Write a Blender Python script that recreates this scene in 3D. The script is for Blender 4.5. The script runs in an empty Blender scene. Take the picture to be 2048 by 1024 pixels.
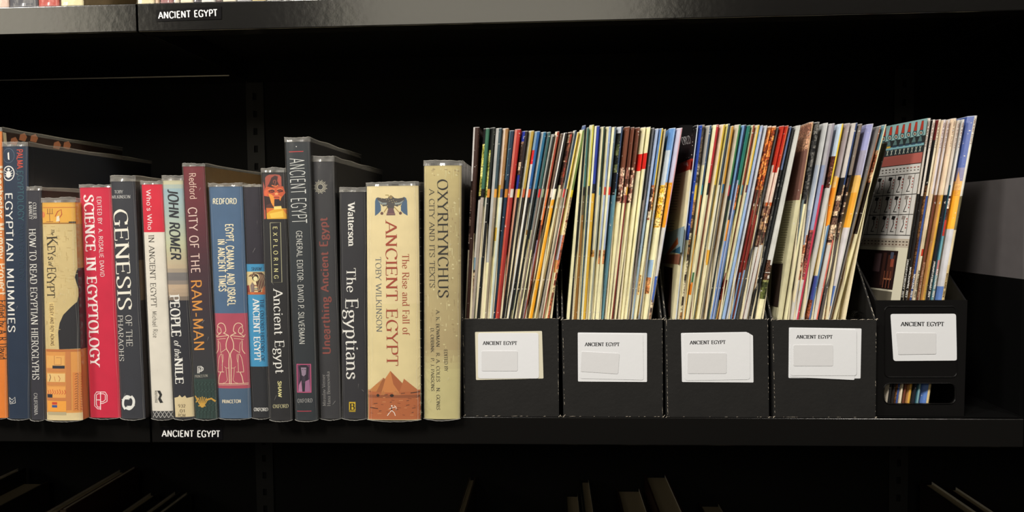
import bpy, bmesh, math, random
from mathutils import Vector, Matrix
from mathutils.geometry import tessellate_polygon
random.seed(7)
SC = bpy.context.scene
COL = SC.collection

# ------------------------------------------------------------------ camera
F = 1480.0                      # focal length in pixels of the 2048 wide frame
CAM = Vector((0.0, -0.738, 0.2))
ROT = (Matrix.Rotation(math.radians(3.0), 4, 'Z') @ Matrix.Rotation(math.radians(90 - 2.7), 4, 'X')
       @ Matrix.Rotation(math.radians(-0.58), 4, 'Z'))
cd = bpy.data.cameras.new('camera'); cam = bpy.data.objects.new('camera', cd); COL.objects.link(cam)
cam.matrix_world = Matrix.Translation(CAM) @ ROT
cd.sensor_width = 36.0; cd.lens = F / 2048 * 36.0; cd.clip_start = 0.01
SC.camera = cam

def ray(px, py):
    return ROT.to_3x3() @ Vector(((px - 1024) / F, -(py - 512) / F, -1.0))
def P(px, py, Y):
    "the point of the vertical plane y=Y that the photograph shows at (px, py)"
    d = ray(px, py)
    return CAM + d * ((Y - CAM.y) / d.y)

# ------------------------------------------------------------------ world, lamps, exposure
w = bpy.data.worlds.new('room_ambient'); SC.world = w; w.use_nodes = True
w.node_tree.nodes['Background'].inputs[0].default_value = (1.0, 0.93, 0.82, 1)
w.node_tree.nodes['Background'].inputs[1].default_value = 0.02

def area(name, loc, target, sx, sy, power, col):
    l = bpy.data.lights.new(name, 'AREA'); l.shape = 'RECTANGLE'; l.size = sx; l.size_y = sy
    l.energy = power; l.color = col
    o = bpy.data.objects.new(name, l); COL.objects.link(o); o.location = loc
    o.rotation_euler = (Vector(target) - Vector(loc)).to_track_quat('-Z', 'Y').to_euler()
    return o
area('ceiling_lamp', (-0.72, -1.58, 1.88), (0.0, 0.0, 0.15), 0.40, 0.40, 54, (1.0, 0.95, 0.87))
area('added_left_fill', (-2.15, -1.55, 1.90), (0.0, 0.0, 0.15), 0.45, 0.45, 46, (1.0, 0.95, 0.87))  # added fill that brightens the left-facing covers, not a known fixture
area('right_ceiling_lamp', (1.35, -1.50, 1.88), (0.0, 0.0, 0.15), 0.40, 0.40, 26, (1.0, 0.94, 0.84))
_a = P(995, 25, 3.62); _b = P(-60, 25, 3.62)       # mirror images of the far lamps in the shelf lip
area('far_ceiling_lamp', (_a.x, -3.6, _a.z), (0.0, 0.0, 0.3), 1.85, 0.8, 10.5, (1.0, 0.92, 0.74))
area('side_ceiling_lamp', (_b.x, -3.6, _b.z), (-0.4, 0.0, 0.35), 1.45, 0.8, 12.5, (1.0, 0.92, 0.74))
SC.view_settings.view_transform = 'Standard'; SC.view_settings.look = 'None'
SC.view_settings.exposure = 0.0; SC.view_settings.gamma = 1.0; SC.view_settings.use_curve_mapping = False

# ------------------------------------------------------------------ helpers
def depth_of(px, py, z):
    d = ray(px, py)
    return CAM.y + d.y * ((z - CAM.z) / d.z)
def onplane(px, py, p0, n):
    d = ray(px, py)
    return CAM + d * ((p0 - CAM).dot(n) / d.dot(n))
def proj(v):
    c = ROT.to_3x3().transposed() @ (Vector(v) - CAM)
    return (1024 + F * c.x / -c.z, 512 - F * c.y / -c.z)

def lin(c):
    return tuple((v / 255 / 12.92) if v / 255 <= 0.04045 else ((v / 255 + 0.055) / 1.055) ** 2.4 for v in c)

_m = {}
def paint(name, col, rough=0.5, metal=0.0, bump=0.0, scale=200, vary=0.0, coat=0.0, spec=0.5, attr=False, scuff=0.0, mottle=False):
    if name in _m: return _m[name]
    m = bpy.data.materials.new(name); m.use_nodes = True; nt = m.node_tree; N = nt.nodes; L = nt.links
    b = N['Principled BSDF']; b.inputs['Roughness'].default_value = rough; b.inputs['Metallic'].default_value = metal
    b.inputs['Coat Weight'].default_value = coat; b.inputs['Coat Roughness'].default_value = 0.12
    b.inputs['Specular IOR Level'].default_value = spec
    tc = N.new('ShaderNodeTexCoord')
    if attr:
        a = N.new('ShaderNodeVertexColor'); a.layer_name = 'Col'; src = a.outputs['Color']
    else:
        r = N.new('ShaderNodeRGB'); r.outputs[0].default_value = (*lin(col), 1); src = r.outputs[0]
    if vary:
        n = N.new('ShaderNodeTexNoise'); n.inputs['Scale'].default_value = 60; n.inputs['Detail'].default_value = 6
        L.new(tc.outputs['Object'], n.inputs['Vector'])
        mr = N.new('ShaderNodeMapRange'); mr.inputs['From Min'].default_value = 0.3; mr.inputs['From Max'].default_value = 0.7
        mr.inputs['To Min'].default_value = 1 - vary; mr.inputs['To Max'].default_value = 1 + vary
        L.new(n.outputs['Fac'], mr.inputs['Value'])
        mx = N.new('ShaderNodeVectorMath'); mx.operation = 'SCALE'; L.new(src, mx.inputs[0]); L.new(mr.outputs[0], mx.inputs['Scale'])
        src = mx.outputs[0]
    if mottle:
        v = N.new('ShaderNodeTexNoise'); v.inputs['Scale'].default_value = 560; v.inputs['Detail'].default_value = 3; v.inputs['Roughness'].default_value = 0.65
        L.new(tc.outputs['Object'], v.inputs['Vector'])
        r2 = N.new('ShaderNodeMapRange'); r2.inputs['From Min'].default_value = 0.36; r2.inputs['From Max'].default_value = 0.62
        r2.inputs['To Min'].default_value = 0.22; r2.inputs['To Max'].default_value = 1.7; L.new(v.outputs['Fac'], r2.inputs['Value'])
        sc = N.new('ShaderNodeVectorMath'); sc.operation = 'SCALE'; L.new(src, sc.inputs[0]); L.new(r2.outputs[0], sc.inputs['Scale'])
        mm_ = N.new('ShaderNodeMix'); mm_.data_type = 'RGBA'; L.new(a.outputs['Alpha'], mm_.inputs['Factor']); L.new(sc.outputs[0], mm_.inputs['A']); L.new(src, mm_.inputs['B']); src = mm_.outputs['Result']
    if scuff:
        n = N.new('ShaderNodeTexNoise'); n.inputs['Scale'].default_value = 420; n.inputs['Detail'].default_value = 3
        mp = N.new('ShaderNodeMapping'); mp.inputs['Scale'].default_value = (0.6, 0.6, 1.0)
        L.new(tc.outputs['Object'], mp.inputs[0]); L.new(mp.outputs[0], n.inputs['Vector'])
        cr = N.new('ShaderNodeMapRange'); cr.inputs['From Min'].default_value = 0.705 - scuff; cr.inputs['From Max'].default_value = 0.735 - scuff
        L.new(n.outputs['Fac'], cr.inputs['Value'])
        mix = N.new('ShaderNodeMix'); mix.data_type = 'RGBA'; mix.inputs['B'].default_value = (0.62, 0.59, 0.53, 1)
        L.new(cr.outputs[0], mix.inputs['Factor']); L.new(src, mix.inputs['A']); src = mix.outputs['Result']
    L.new(src, b.inputs['Base Color'])
    if bump:
        n = N.new('ShaderNodeTexNoise'); n.inputs['Scale'].default_value = scale; n.inputs['Detail'].default_value = 4
        L.new(tc.outputs['Object'], n.inputs['Vector'])
        bp = N.new('ShaderNodeBump'); bp.inputs['Strength'].default_value = bump; bp.inputs['Distance'].default_value = 0.0006
        L.new(n.outputs['Fac'], bp.inputs['Height']); L.new(bp.outputs[0], b.inputs['Normal'])
    _m[name] = m; return m

INK = paint('printed_ink', (0, 0, 0), rough=0.45, attr=True)
BOOKPRINT = paint('dust_jacket_print', (0, 0, 0), rough=0.42, attr=True, vary=0.05, bump=0.08, scale=90)
MAGPRINT = paint('magazine_cover_print', (0, 0, 0), rough=0.34, attr=True, vary=0.14, scuff=0.024, mottle=True)
PAGES = paint('page_paper', (226, 214, 180), rough=0.8, bump=0.3, scale=900)
DIMPAGES = paint('shaded_page_paper', (150, 135, 108), rough=0.85, bump=0.3, scale=900)  # page paper darkened to carry the shade on the lower shelf
STEEL = paint('black_enamelled_steel', (15, 14, 13), rough=0.17, bump=0.16, scale=150, spec=1.0)
DULLSTEEL = paint('dull_black_steel', (6, 6, 6), rough=0.6, spec=0.12)
BACKSTEEL = paint('matt_black_steel', (7, 7, 7), rough=0.6, spec=0.2)
CARD = paint('black_cardboard', (27, 26, 25), rough=0.6, spec=0.35, bump=0.25, scale=260, vary=0.10)
CARDIN = paint('black_cardboard_inside', (22, 21, 20), rough=0.7)
PLASTICBLACK = paint('black_moulded_plastic', (15, 14, 14), rough=0.32)
WORN = paint('exposed_card_fibre', (170, 160, 145), rough=0.9)
PAPER = paint('white_label_paper', (222, 223, 226), rough=0.6, bump=0.15, scale=120)
YPAPER = paint('yellowed_label_paper', (212, 206, 184), rough=0.65)
GPAPER = paint('grey_white_label_paper', (212, 212, 214), rough=0.6, bump=0.2, scale=100)
TAPE = paint('black_label_tape', (16, 15, 17), rough=0.18)
LITEDGE = paint('painted_edge_light', (215, 210, 200), rough=0.5)  # pale colour standing in for light on the rear flange
POSTSTEEL = paint('worn_post_steel', (25, 24, 23), rough=0.5)

def film_material(name, haze, tint=(235, 232, 225)):
    m = bpy.data.materials.new(name); m.use_nodes = True; nt = m.node_tree; N = nt.nodes; L = nt.links
    N.clear()
    out = N.new('ShaderNodeOutputMaterial'); tr = N.new('ShaderNodeBsdfTransparent')
    gl = N.new('ShaderNodeBsdfGlossy'); gl.inputs['Roughness'].default_value = 0.16
    df = N.new('ShaderNodeBsdfDiffuse'); df.inputs['Color'].default_value = (*lin(tint), 1)
    lw = N.new('ShaderNodeLayerWeight'); lw.inputs['Blend'].default_value = 0.5
    pw = N.new('ShaderNodeMath'); pw.operation = 'POWER'; pw.inputs[1].default_value = 4.0; L.new(lw.outputs['Facing'], pw.inputs[0])
    fr = N.new('ShaderNodeMapRange'); fr.inputs['To Min'].default_value = 0.07; fr.inputs['To Max'].default_value = 0.85; L.new(pw.outputs[0], fr.inputs['Value'])
    m1 = N.new('ShaderNodeMixShader'); m1.inputs[0].default_value = haze
    m2 = N.new('ShaderNodeMixShader')
    tc = N.new('ShaderNodeTexCoord'); mp = N.new('ShaderNodeMapping'); mp.inputs['Scale'].default_value = (1.0, 1.0, 0.22)
    n = N.new('ShaderNodeTexNoise'); n.inputs['Scale'].default_value = 75; n.inputs['Detail'].default_value = 3; n.inputs['Distortion'].default_value = 0.6
    bp = N.new('ShaderNodeBump'); bp.inputs['Strength'].default_value = 0.55; bp.inputs['Distance'].default_value = 0.0022
    L.new(tc.outputs['Object'], mp.inputs[0]); L.new(mp.outputs[0], n.inputs['Vector']); L.new(n.outputs['Fac'], bp.inputs['Height'])
    L.new(bp.outputs[0], gl.inputs['Normal'])
    L.new(tr.outputs[0], m1.inputs[1]); L.new(df.outputs[0], m1.inputs[2])
    L.new(fr.outputs[0], m2.inputs[0]); L.new(m1.outputs[0], m2.inputs[1]); L.new(gl.outputs[0], m2.inputs[2])
    L.new(m2.outputs[0], out.inputs['Surface'])
    return m
FILM = film_material('clear_polyester_film', 0.02)
FILMGLINT = film_material('film_crease_glint', 0.16)
FILMTOP = film_material('creased_polyester_film', 0.20)
FILMEDGE = film_material('film_fold', 0.42)

def thing(name, loc, label, cat, group=None):
    o = bpy.data.objects.new(name, None); COL.objects.link(o); o.location = loc
    o.empty_display_size = 0.01
    o['label'] = label; o['category'] = cat
    if group: o['group'] = group
    return o
def tag(o, label, cat, group=None):
    o['label'] = label; o['category'] = cat
    if group: o['group'] = group
    return o
def root(o):
    v = Vector((0, 0, 0))
    while o is not None: v += o.location; o = o.parent
    return v

def link(name, me, parent=None):
    o = bpy.data.objects.new(name, me); COL.objects.link(o)
    if parent is not None: o.parent = parent
    return o
def mesh(name, verts, faces, mat, parent=None, cols=None, smooth=False, loc=None, mats=None, fm=None):
    """world-space vertices -> one mesh object (kept local to its parent); cols: a colour for each face"""
    off = root(parent) if parent is not None else Vector(loc if loc else (0, 0, 0))
    me = bpy.data.meshes.new(name)
    me.from_pydata([tuple(Vector(v) - off) for v in verts], [], faces)
    me.materials.append(mat)
    for x in (mats or []): me.materials.append(x)
    if fm:
        for p, i in zip(me.polygons, fm): p.material_index = i
    if cols:
        at = me.color_attributes.new('Col', 'FLOAT_COLOR', 'CORNER')
        k = 0
        for p, c in zip(me.polygons, cols):
            c4 = (*lin(c[:3]), 0.0 if len(c) > 3 else 1.0)
            for _ in p.loop_indices: at.data[k].color = c4; k += 1
    if smooth: me.polygons.foreach_set('use_smooth', [True] * len(me.polygons))
    o = link(name, me, parent)
    if parent is None: o.location = off
    return o

class MB:
    def __init__(s): s.v = []; s.f = []; s.c = []
    def face(s, pts, c=None):
        i = len(s.v); s.v += [Vector(p) for p in pts]; s.f.append(tuple(range(i, i + len(pts)))); s.c.append(c)
    def box(s, a, b, c=None):
        (x0, y0, z0), (x1, y1, z1) = a, b
        p = [(x0, y0, z0), (x1, y0, z0), (x1, y1, z0), (x0, y1, z0), (x0, y0, z1), (x1, y0, z1), (x1, y1, z1), (x0, y1, z1)]
        i = len(s.v); s.v += [Vector(q) for q in p]
        for f in ((0, 1, 5, 4), (1, 2, 6, 5), (2, 3, 7, 6), (3, 0, 4, 7), (4, 5, 6, 7), (3, 2, 1, 0)):
            s.f.append(tuple(i + k for k in f)); s.c.append(c)
    def prism(s, loop, off, c=None):
        "closed solid from a planar loop and an extrusion vector"
        off = Vector(off); n = len(loop); i = len(s.v)
        s.v += [Vector(p) for p in loop] + [Vector(p) + off for p in loop]
        s.f.append(tuple(range(i, i + n))); s.c.append(c)
        s.f.append(tuple(range(i + 2 * n - 1, i + n - 1, -1))); s.c.append(c)
        for k in range(n):
            k2 = (k + 1) % n
            s.f.append((i + k2, i + k, i + n + k, i + n + k2)); s.c.append(c)
    def build(s, name, mat, parent=None, smooth=False, loc=None):
        if loc is None and parent is None:
            lo = [min(v[k] for v in s.v) for k in range(3)]; hi = [max(v[k] for v in s.v) for k in range(3)]
            loc = ((lo[0] + hi[0]) / 2, (lo[1] + hi[1]) / 2, lo[2])
        return mesh(name, s.v, s.f, mat, parent, s.c if s.c and s.c[0] is not None else None, smooth, loc)
# ------------------------------------------------------------------ a pen-stroke alphabet
# width | strokes ; '~' = smooth curve, trailing letters: a/b serif at start/end, c/d upright tick at start/end
G = {
'A': '70|2,0 35,100a;35,100 68,0b;14,34 56,34',
'B': '60|12,0 12,100ab;~12,100 32,100 46,96 52,77 46,58 32,53 12,53;~12,53 36,53 52,47 57,27 51,5 34,0 12,0',
'C': '68|~62,80 56,95 38,101 18,90 7,50 18,10 38,-1 56,6 63,20;62,80 62,98',
'D': '70|12,0 12,100ab;~12,100 34,100 55,90 64,50 55,10 34,0 12,0',
'E': '58|12,0 12,100ab;12,100 52,100d;12,52 44,52d;12,0 54,0d',
'F': '54|12,0 12,100ab;12,100 50,100d;12,52 42,52d',
'G': '72|~62,80 56,95 38,101 18,90 7,50 18,10 38,-1 56,4 62,14;62,80 62,98;62,2 62,42b;48,42 62,42',
'H': '72|12,0 12,100ab;60,0 60,100ab;12,52 60,52',
'I': '26|13,0 13,100ab',
'J': '40|28,100 28,22a;~28,22 25,4 14,-1 4,4',
'K': '66|12,0 12,100ab;12,40 56,100b;28,60 62,0b',
'L': '54|12,0 12,100ab;12,0 52,0d',
'M': '84|12,0 12,100ab;12,100 42,8;42,8 72,100;72,100 72,0ab',
'N': '74|12,0 12,100ab;12,100 62,0;62,0 62,100b',
'O': '74|~37,101 17,92 6,50 17,8 37,-1 57,8 68,50 57,92 37,101',
'P': '58|12,0 12,100ab;~12,100 34,100 50,94 55,73 50,52 34,47 12,47',
'Q': '74|~37,101 17,92 6,50 17,8 37,-1 57,8 68,50 57,92 37,101;38,10 66,-18',
'R': '66|12,0 12,100ab;~12,100 34,100 48,94 53,75 48,56 34,51 12,51;32,51 62,0b',
'S': '54|~47,80 42,95 27,101 12,93 9,76 20,60 38,46 47,30 45,10 28,-1 12,4 7,20;47,80 47,96;7,20 7,2',
'T': '62|31,0 31,100a;3,100 59,100cd',
'U': '70|11,100 11,34a;~11,34 14,8 35,-1 56,8 59,34;59,34 59,100b',
'V': '68|2,100 34,0a;34,0 66,100b',
'W': '96|2,100 26,0a;26,0 48,92;48,92 70,0;70,0 94,100b',
'X': '66|4,0 60,100ab;6,100 62,0ab',
'Y': '66|2,100 33,48a;64,100 33,48a;33,48 33,0b',
'Z': '60|6,100 54,100c;54,100 5,0;5,0 56,0d',
'a': '48|~9,52 14,64 26,66 36,60 38,44;38,44 38,4;38,4 44,0;~38,40 20,36 8,26 8,10 18,-1 30,4 38,14',
'b': '54|10,0 10,104b;~10,52 20,65 36,64 46,48 47,30 42,8 26,-1 10,8',
'c': '46|~40,52 34,64 22,66 10,54 6,32 11,8 24,-1 36,4 42,14',
'd': '54|43,104 43,0ab;~43,52 34,65 18,64 8,48 6,30 12,8 26,-1 43,10',
'e': '47|~8,36 41,36 39,56 26,66 12,58 6,34 11,8 24,-1 36,4 42,13',
'f': '34|14,0 14,80a;~14,80 17,98 27,104 35,98;3,63 30,63',
'g': '50|~24,65 10,60 8,44 14,30 25,26 38,34 40,50 34,62 24,65;~16,28 8,18 16,8 36,4 46,-6 42,-22 22,-28 6,-20 8,-6 18,6;36,62 48,64',
'h': '56|11,0 11,104ab;~11,46 22,64 38,63 44,48 45,34;45,34 45,0b',
'i': '26|13,0 13,64ab;11,84 15,92;15,84 11,92',
'j': '26|15,64 15,-8a;~15,-8 12,-24 2,-26;13,84 17,92',
'k': '52|11,0 11,104ab;11,24 42,64b;22,36 48,0b',
'l': '26|13,0 13,104ab',
'm': '84|11,0 11,64ab;~11,46 20,64 34,63 41,48 42,34;42,34 42,0b;~42,46 52,64 66,63 72,48 73,34;73,34 73,0b',
'n': '56|11,0 11,64ab;~11,46 22,64 38,63 44,48 45,34;45,34 45,0b',
'o': '52|~26,66 11,58 6,32 11,7 26,-1 41,7 46,32 41,58 26,66',
'p': '54|11,-28 11,64ab;~11,52 20,65 36,64 46,48 47,30 42,8 26,-1 11,8',
'q': '54|43,-28 43,64a;~43,52 34,65 18,64 8,48 6,30 12,8 26,-1 43,10',
'r': '38|11,0 11,64ab;~11,44 18,60 28,66 36,60',
's': '42|~35,50 31,62 20,66 9,59 10,44 22,35 34,26 35,9 22,-1 10,3 6,14;35,50 35,62',
't': '32|14,84 14,12;~14,12 17,0 25,-1 31,6;3,63 29,63',
'u': '56|11,64 11,20a;~11,20 16,2 30,0 43,16;43,64 43,0b',
'v': '50|2,64 25,0a;25,0 48,64b',
'w': '72|2,64 20,0a;20,0 36,58;36,58 52,0;52,0 70,64b',
'x': '50|4,0 46,64ab;4,64 46,0ab',
'y': '50|2,64 25,2a;~48,64 25,2 15,-22 4,-26',
'z': '46|5,64 40,64c;40,64 5,0;5,0 42,0d',
'0': '54|~27,101 13,90 7,50 13,10 27,-1 41,10 47,50 41,90 27,101',
'1': '40|20,0 20,100a;8,84 20,100',
'2': '52|~8,76 13,94 27,101 41,92 43,74 34,50 8,2;8,0 46,0',
'3': '52|~9,86 25,101 41,92 41,68 24,54;~24,54 44,46 46,20 36,2 22,-1 8,12',
'4': '54|38,0 38,100;38,100 6,30;6,30 50,30',
'9': '54|~44,64 34,48 18,48 9,62 10,86 27,101 42,90 46,60 38,14 18,0',
'.': '22|9,0 9,10;13,0 13,10', ',': '22|12,10 12,0;12,0 7,-14', ':': '22|11,0 11,10;11,50 11,60',
'-': '36|4,36 32,36', "'": '18|9,100 8,74', '/': '40|2,-10 38,104', '&': '66|~60,0 22,66 20,90 32,101 44,90 40,70 12,38 8,18 20,0 38,2 58,46', ' ': '34|',
}
def crom(pts, n=5):
    out = []
    q = [pts[0] * 2 - pts[1]] + pts + [pts[-1] * 2 - pts[-2]]
    if (pts[0] - pts[-1]).length < 1e-6: q[0] = pts[-2]; q[-1] = pts[1]
    for i in range(1, len(q) - 2):
        p0, p1, p2, p3 = q[i - 1:i + 3]
        for k in range(n):
            t = k / n
            out.append(0.5 * (2 * p1 + (p2 - p0) * t + (2 * p0 - 5 * p1 + 4 * p2 - p3) * t * t + (3 * p1 - p0 - 3 * p2 + p3) * t ** 3))
    out.append(pts[-1].copy()); return out
def parse(g):
    wd, st = g.split('|'); res = []
    for s in st.split(';'):
        if not s.strip(): continue
        sm = s[0] == '~'; s = s.lstrip('~'); fl = ''
        while s[-1] in 'abcd': fl += s[-1]; s = s[:-1]
        pts = [Vector((float(a), float(b))) / 100 for a, b in (p.split(',') for p in s.split())]
        if sm: pts = crom(pts)
        res.append((pts, fl, sm))
    return float(wd) / 100, res
GL = {k: parse(v) for k, v in G.items()}
# style: thick, thin, serif length, tracking, slant
STY = {
 'serif': (0.115, 0.038, 0.07, 0.06, 0), 'serifbold': (0.175, 0.062, 0.075, 0.06, 0), 'seriflight': (0.085, 0.04, 0.07, 0.05, 0),
 'sans': (0.115, 0.105, 0, 0.08, 0), 'sansbold': (0.175, 0.14, 0, 0.085, 0), 'sanslight': (0.075, 0.07, 0, 0.10, 0),
 'brush': (0.17, 0.12, 0, 0.04, 0.15), 'italic': (0.13, 0.06, 0.03, 0.03, 0.22), 'wide': (0.12, 0.11, 0, 0.62, 0), 'wides': (0.10, 0.05, 0.06, 0.2, 0),
}
def strokes(text, style):
    "list of 2-D quads in em units, total advance"
    tk, tn, sf, tr, sl = STY[style]; x = 0.0; quads = []
    phi = math.radians(18)
    def wid(d):
        a = math.atan2(d.y, d.x); return (tn + (tk - tn) * abs(math.sin(a - phi)) ** 1.6) / 2
    def put(q):
        quads.append([(a + b * sl + x, b) for a, b in q])
    for ch in text:
        wd, st = GL.get(ch, GL[' '])
        for pts, fl, sm in st:
            n = len(pts); L = []; R = []
            for i in range(n):
                d = pts[min(i + 1, n - 1)] - pts[max(i - 1, 0)]
                d = d.normalized() if d.length > 1e-9 else Vector((1, 0))
                nn = Vector((-d.y, d.x)); h = wid(d)
                L.append(tuple(pts[i] + nn * h)); R.append(tuple(pts[i] - nn * h))
            for i in range(n - 1): put([L[i], L[i + 1], R[i + 1], R[i]])
            if sf:
                for e, k in (('a', 0), ('b', -1)):
                    if e in fl:
                        p = pts[k]; o = pts[1] if k == 0 else pts[-2]
                        y0, y1 = (p.y, p.y + tn * 0.9) if p.y < o.y else (p.y - tn * 0.9, p.y)
                        h = wid(p - o) + sf
                        put([(p.x - h, y0), (p.x + h, y0), (p.x + h, y1), (p.x - h, y1)])
                for e, k in (('c', 0), ('d', -1)):
                    if e in fl:
                        p = pts[k]; t = tn * 0.5
                        if abs(p.y - 0.52) < 0.1: y0, y1 = p.y - 0.11, p.y + 0.11
                        else: y0 = p.y; y1 = p.y + (-0.2 if p.y > 0.55 else 0.2)
                        put([(p.x - t, y0), (p.x + t, y0), (p.x + t, y1), (p.x - t, y1)])
        x += wd + tr
    return quads, max(x - tr, 0.01)
# ------------------------------------------------------------------ printing on real surfaces
class Print:
    """flat print: shapes given at picture pixels, laid on the surface `surf(px, py, lift)`; one object per build()"""
    def __init__(s, surf, uf=None, us=None): s.surf = surf; s.mb = MB(); s.k = 1; s.step = 0.2; s.uf = uf; s.us = us
    def put(s, pts, c):
        "lay one shape down, cut along the facets of a rounded spine so that it follows them"
        pts = [tuple(p) for p in pts]
        if not s.uf:
            s.mb.face([s.surf(x, y, s.k * 0.000005) for x, y in pts], c); return
        if len(pts) > 4:
            tris = [[pts[i] for i in t] for t in tessellate_polygon([[Vector((x, y, 0)) for x, y in pts]])]
        else: tris = [pts]
        for t in tris:
            uu = [s.uf(*p) for p in t]; lo, hi = min(uu), max(uu)
            for a, b in zip(s.us, s.us[1:]):
                if b <= lo + 1e-6 or a >= hi - 1e-6: continue
                q = t
                for lim, sg in ((a, 1), (b, -1)):
                    o = []
                    for i in range(len(q)):
                        p0, p1 = q[i - 1], q[i]; d0 = sg * (s.uf(*p0) - lim); d1 = sg * (s.uf(*p1) - lim)
                        if (d0 >= 0) != (d1 >= 0):
                            f = d0 / (d0 - d1); o.append((p0[0] + (p1[0] - p0[0]) * f, p0[1] + (p1[1] - p0[1]) * f))
                        if d1 >= 0: o.append(p1)
                    q = o
                    if len(q) < 3: break
                if len(q) >= 3: s.mb.face([s.surf(x, y, s.k * 0.000005) for x, y in q], c)
    def poly(s, pts, c):
        s.k += s.step; s.put(pts, c); return s
    def rect(s, x0, y0, x1, y1, c, sk=0.0):
        "sk: how far the lower edge sits right of the upper one"
        n = max(1, int(abs(y1 - y0) / 30)); s.k += s.step
        for i in range(n):
            a = i / n; b = (i + 1) / n; ya = y0 + (y1 - y0) * a; yb = y0 + (y1 - y0) * b
            m = 6
            for j in range(m):
                xa = x0 + (x1 - x0) * j / m; xb = x0 + (x1 - x0) * (j + 1) / m
                s.put(((xa + sk * a, ya), (xb + sk * a, ya), (xb + sk * b, yb), (xa + sk * b, yb)), c)
        return s
    def disc(s, cx, cy, rx, ry, c, n=20, a0=0, a1=360):
        return s.poly([(cx + rx * math.cos(math.radians(a0 + (a1 - a0) * i / n)), cy + ry * math.sin(math.radians(a0 + (a1 - a0) * i / n))) for i in range(n)], c)
    def line(s, pts, wd, c, smooth=False):
        p = [Vector(q) for q in pts]
        if smooth: p = crom(p, 6)
        L = []; R = []
        for i in range(len(p)):
            d = (p[min(i + 1, len(p) - 1)] - p[max(i - 1, 0)])
            d = d.normalized() if d.length > 1e-9 else Vector((1, 0))
            L.append(p[i] + Vector((-d.y, d.x)) * wd / 2); R.append(p[i] - Vector((-d.y, d.x)) * wd / 2)
        s.k += s.step
        for i in range(len(p) - 1):
            s.put((L[i], L[i + 1], R[i + 1], R[i]), c)
        return s
    def ring(s, cx, cy, r, wd, c, ry=None):
        ry = ry or r
        return s.line([(cx + r * math.cos(i * math.pi / 12), cy + ry * math.sin(i * math.pi / 12)) for i in range(25)], wd, c)
    def text(s, t, p0, p1, h, c, style='serif', weight=0.0):
        q, adv = strokes(t, style)
        a = Vector(p0); d = Vector(p1) - a; L = d.length; d.normalize(); up = Vector((d.y, -d.x)); sx = L / adv
        s.k = max(s.k + 0.3, 30)
        k0 = s.k
        for i, f in enumerate(q):
            s.k = k0 + 0.14 * (i % 7)
            s.put([a + d * (x * sx) + up * (y * h) for x, y in f], c)
        s.k = k0 + 1; return s
    def build(s, name, parent, mat=None, label=None):
        o = s.mb.build(name, mat or INK, parent)
        if label: o['label'] = label
        return o

# ------------------------------------------------------------------ the shelving
Y_LIP = 0.0085; Z_TOP = 0.4265; LIP = 0.0285; Y_BACK = 0.285
X_J = P(302, 870, Y_LIP).x           # the joint between the two bays
BAY = 0.885
ZS = {'upper': P(1024, -12.5, Y_LIP).z, 'middle': 0.0, 'lower': -0.4265}
def shelf(x0, x1, z, label, tilt=0.0):
    t = thing('shelf', ((x0 + x1) / 2, 0.14, z), label, 'shelf', None)
    m = MB(); m.box((x0, Y_LIP + 0.0012, z - 0.0012), (x1, Y_BACK - 0.003, z)); m.build('shelf_board', DULLSTEEL, t)
    # folded front lip, slightly rounded at both bends, returning underneath
    R_ = 0.0011
    prof = [(0.004, 0.0)] + [(R_ - R_ * math.sin(a), -R_ + R_ * math.cos(a)) for a in (0, .3, .6, .9, 1.2, math.pi / 2)] + \
           [(R_ - R_ * math.cos(a), -LIP + R_ - R_ * math.sin(a)) for a in (0, .4, .8, 1.2, math.pi / 2)] + [(0.004, -LIP), (0.020, -LIP),
            (0.020, -LIP + 0.0012), (0.005, -LIP + 0.0012), (0.0016, -LIP + 0.004), (0.0016, -0.0012), (0.004, -0.0012)]
    m = MB(); m.prism([(x0, Y_LIP + a, z + b) for a, b in prof], (x1 - x0, 0, 0)); m.build('front_lip', STEEL, t)
    m = MB(); m.box((x0, Y_BACK - 0.006, z - 0.030), (x1, Y_BACK - 0.0045, z - 0.0012)); m.build('rear_flange', DULLSTEEL, t)
    for xe in (x0, x1 - 0.0015):
        m = MB(); m.prism([(xe, Y_LIP + 0.003, z - 0.0012), (xe, Y_LIP + 0.003, z - LIP + 0.002), (xe, Y_BACK - 0.02, z - 0.025), (xe, Y_BACK, z - 0.025), (xe, Y_BACK, z - 0.0012)], (0.0015, 0, 0))
        m.build('end_bracket', DULLSTEEL, t)
    return t
g = 0.0012
shelves = {}
for nm, z in ZS.items():
    a = shelf(X_J - BAY, X_J - g, z, {'upper': 'black steel shelf of the left bay across the top left corner',
        'middle': 'black steel shelf under the books left of the bay joint', 'lower': 'black steel shelf of the left bay below the frame, under the dim books'}[nm],
        0)
    b = shelf(X_J + g, X_J + BAY, z, {'upper': 'long black steel shelf of the right bay across the top of the picture',
        'middle': 'long black steel shelf carrying the cardboard magazine boxes', 'lower': 'black steel shelf of the right bay below the frame, under the dim books'}[nm])
    c = shelf(X_J + BAY + g, X_J + 2 * BAY, z, {'upper': 'black steel shelf beyond the right post, at the height of the top shelf',
        'middle': 'black steel shelf beyond the right post, level with the boxes', 'lower': 'black steel shelf beyond the right post, lowest of its bay'}[nm])
    shelves[nm] = (a, b)
m = MB()
pa = P(-60, 157.5, Y_BACK - 0.007); pb = P(458, 155.0, Y_BACK - 0.007)
zt = (pa.z + pb.z) / 2 - 0.0007  # the lit line on the flange, painted as a pale strip
m.box((X_J - BAY + 0.01, Y_BACK - 0.0072, zt), (pb.x, Y_BACK - 0.0058, zt + 0.0014)); m.build('lit_rear_edge', LITEDGE, shelves['upper'][0])['label'] = 'pale line standing in for light on the rear edge'
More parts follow.
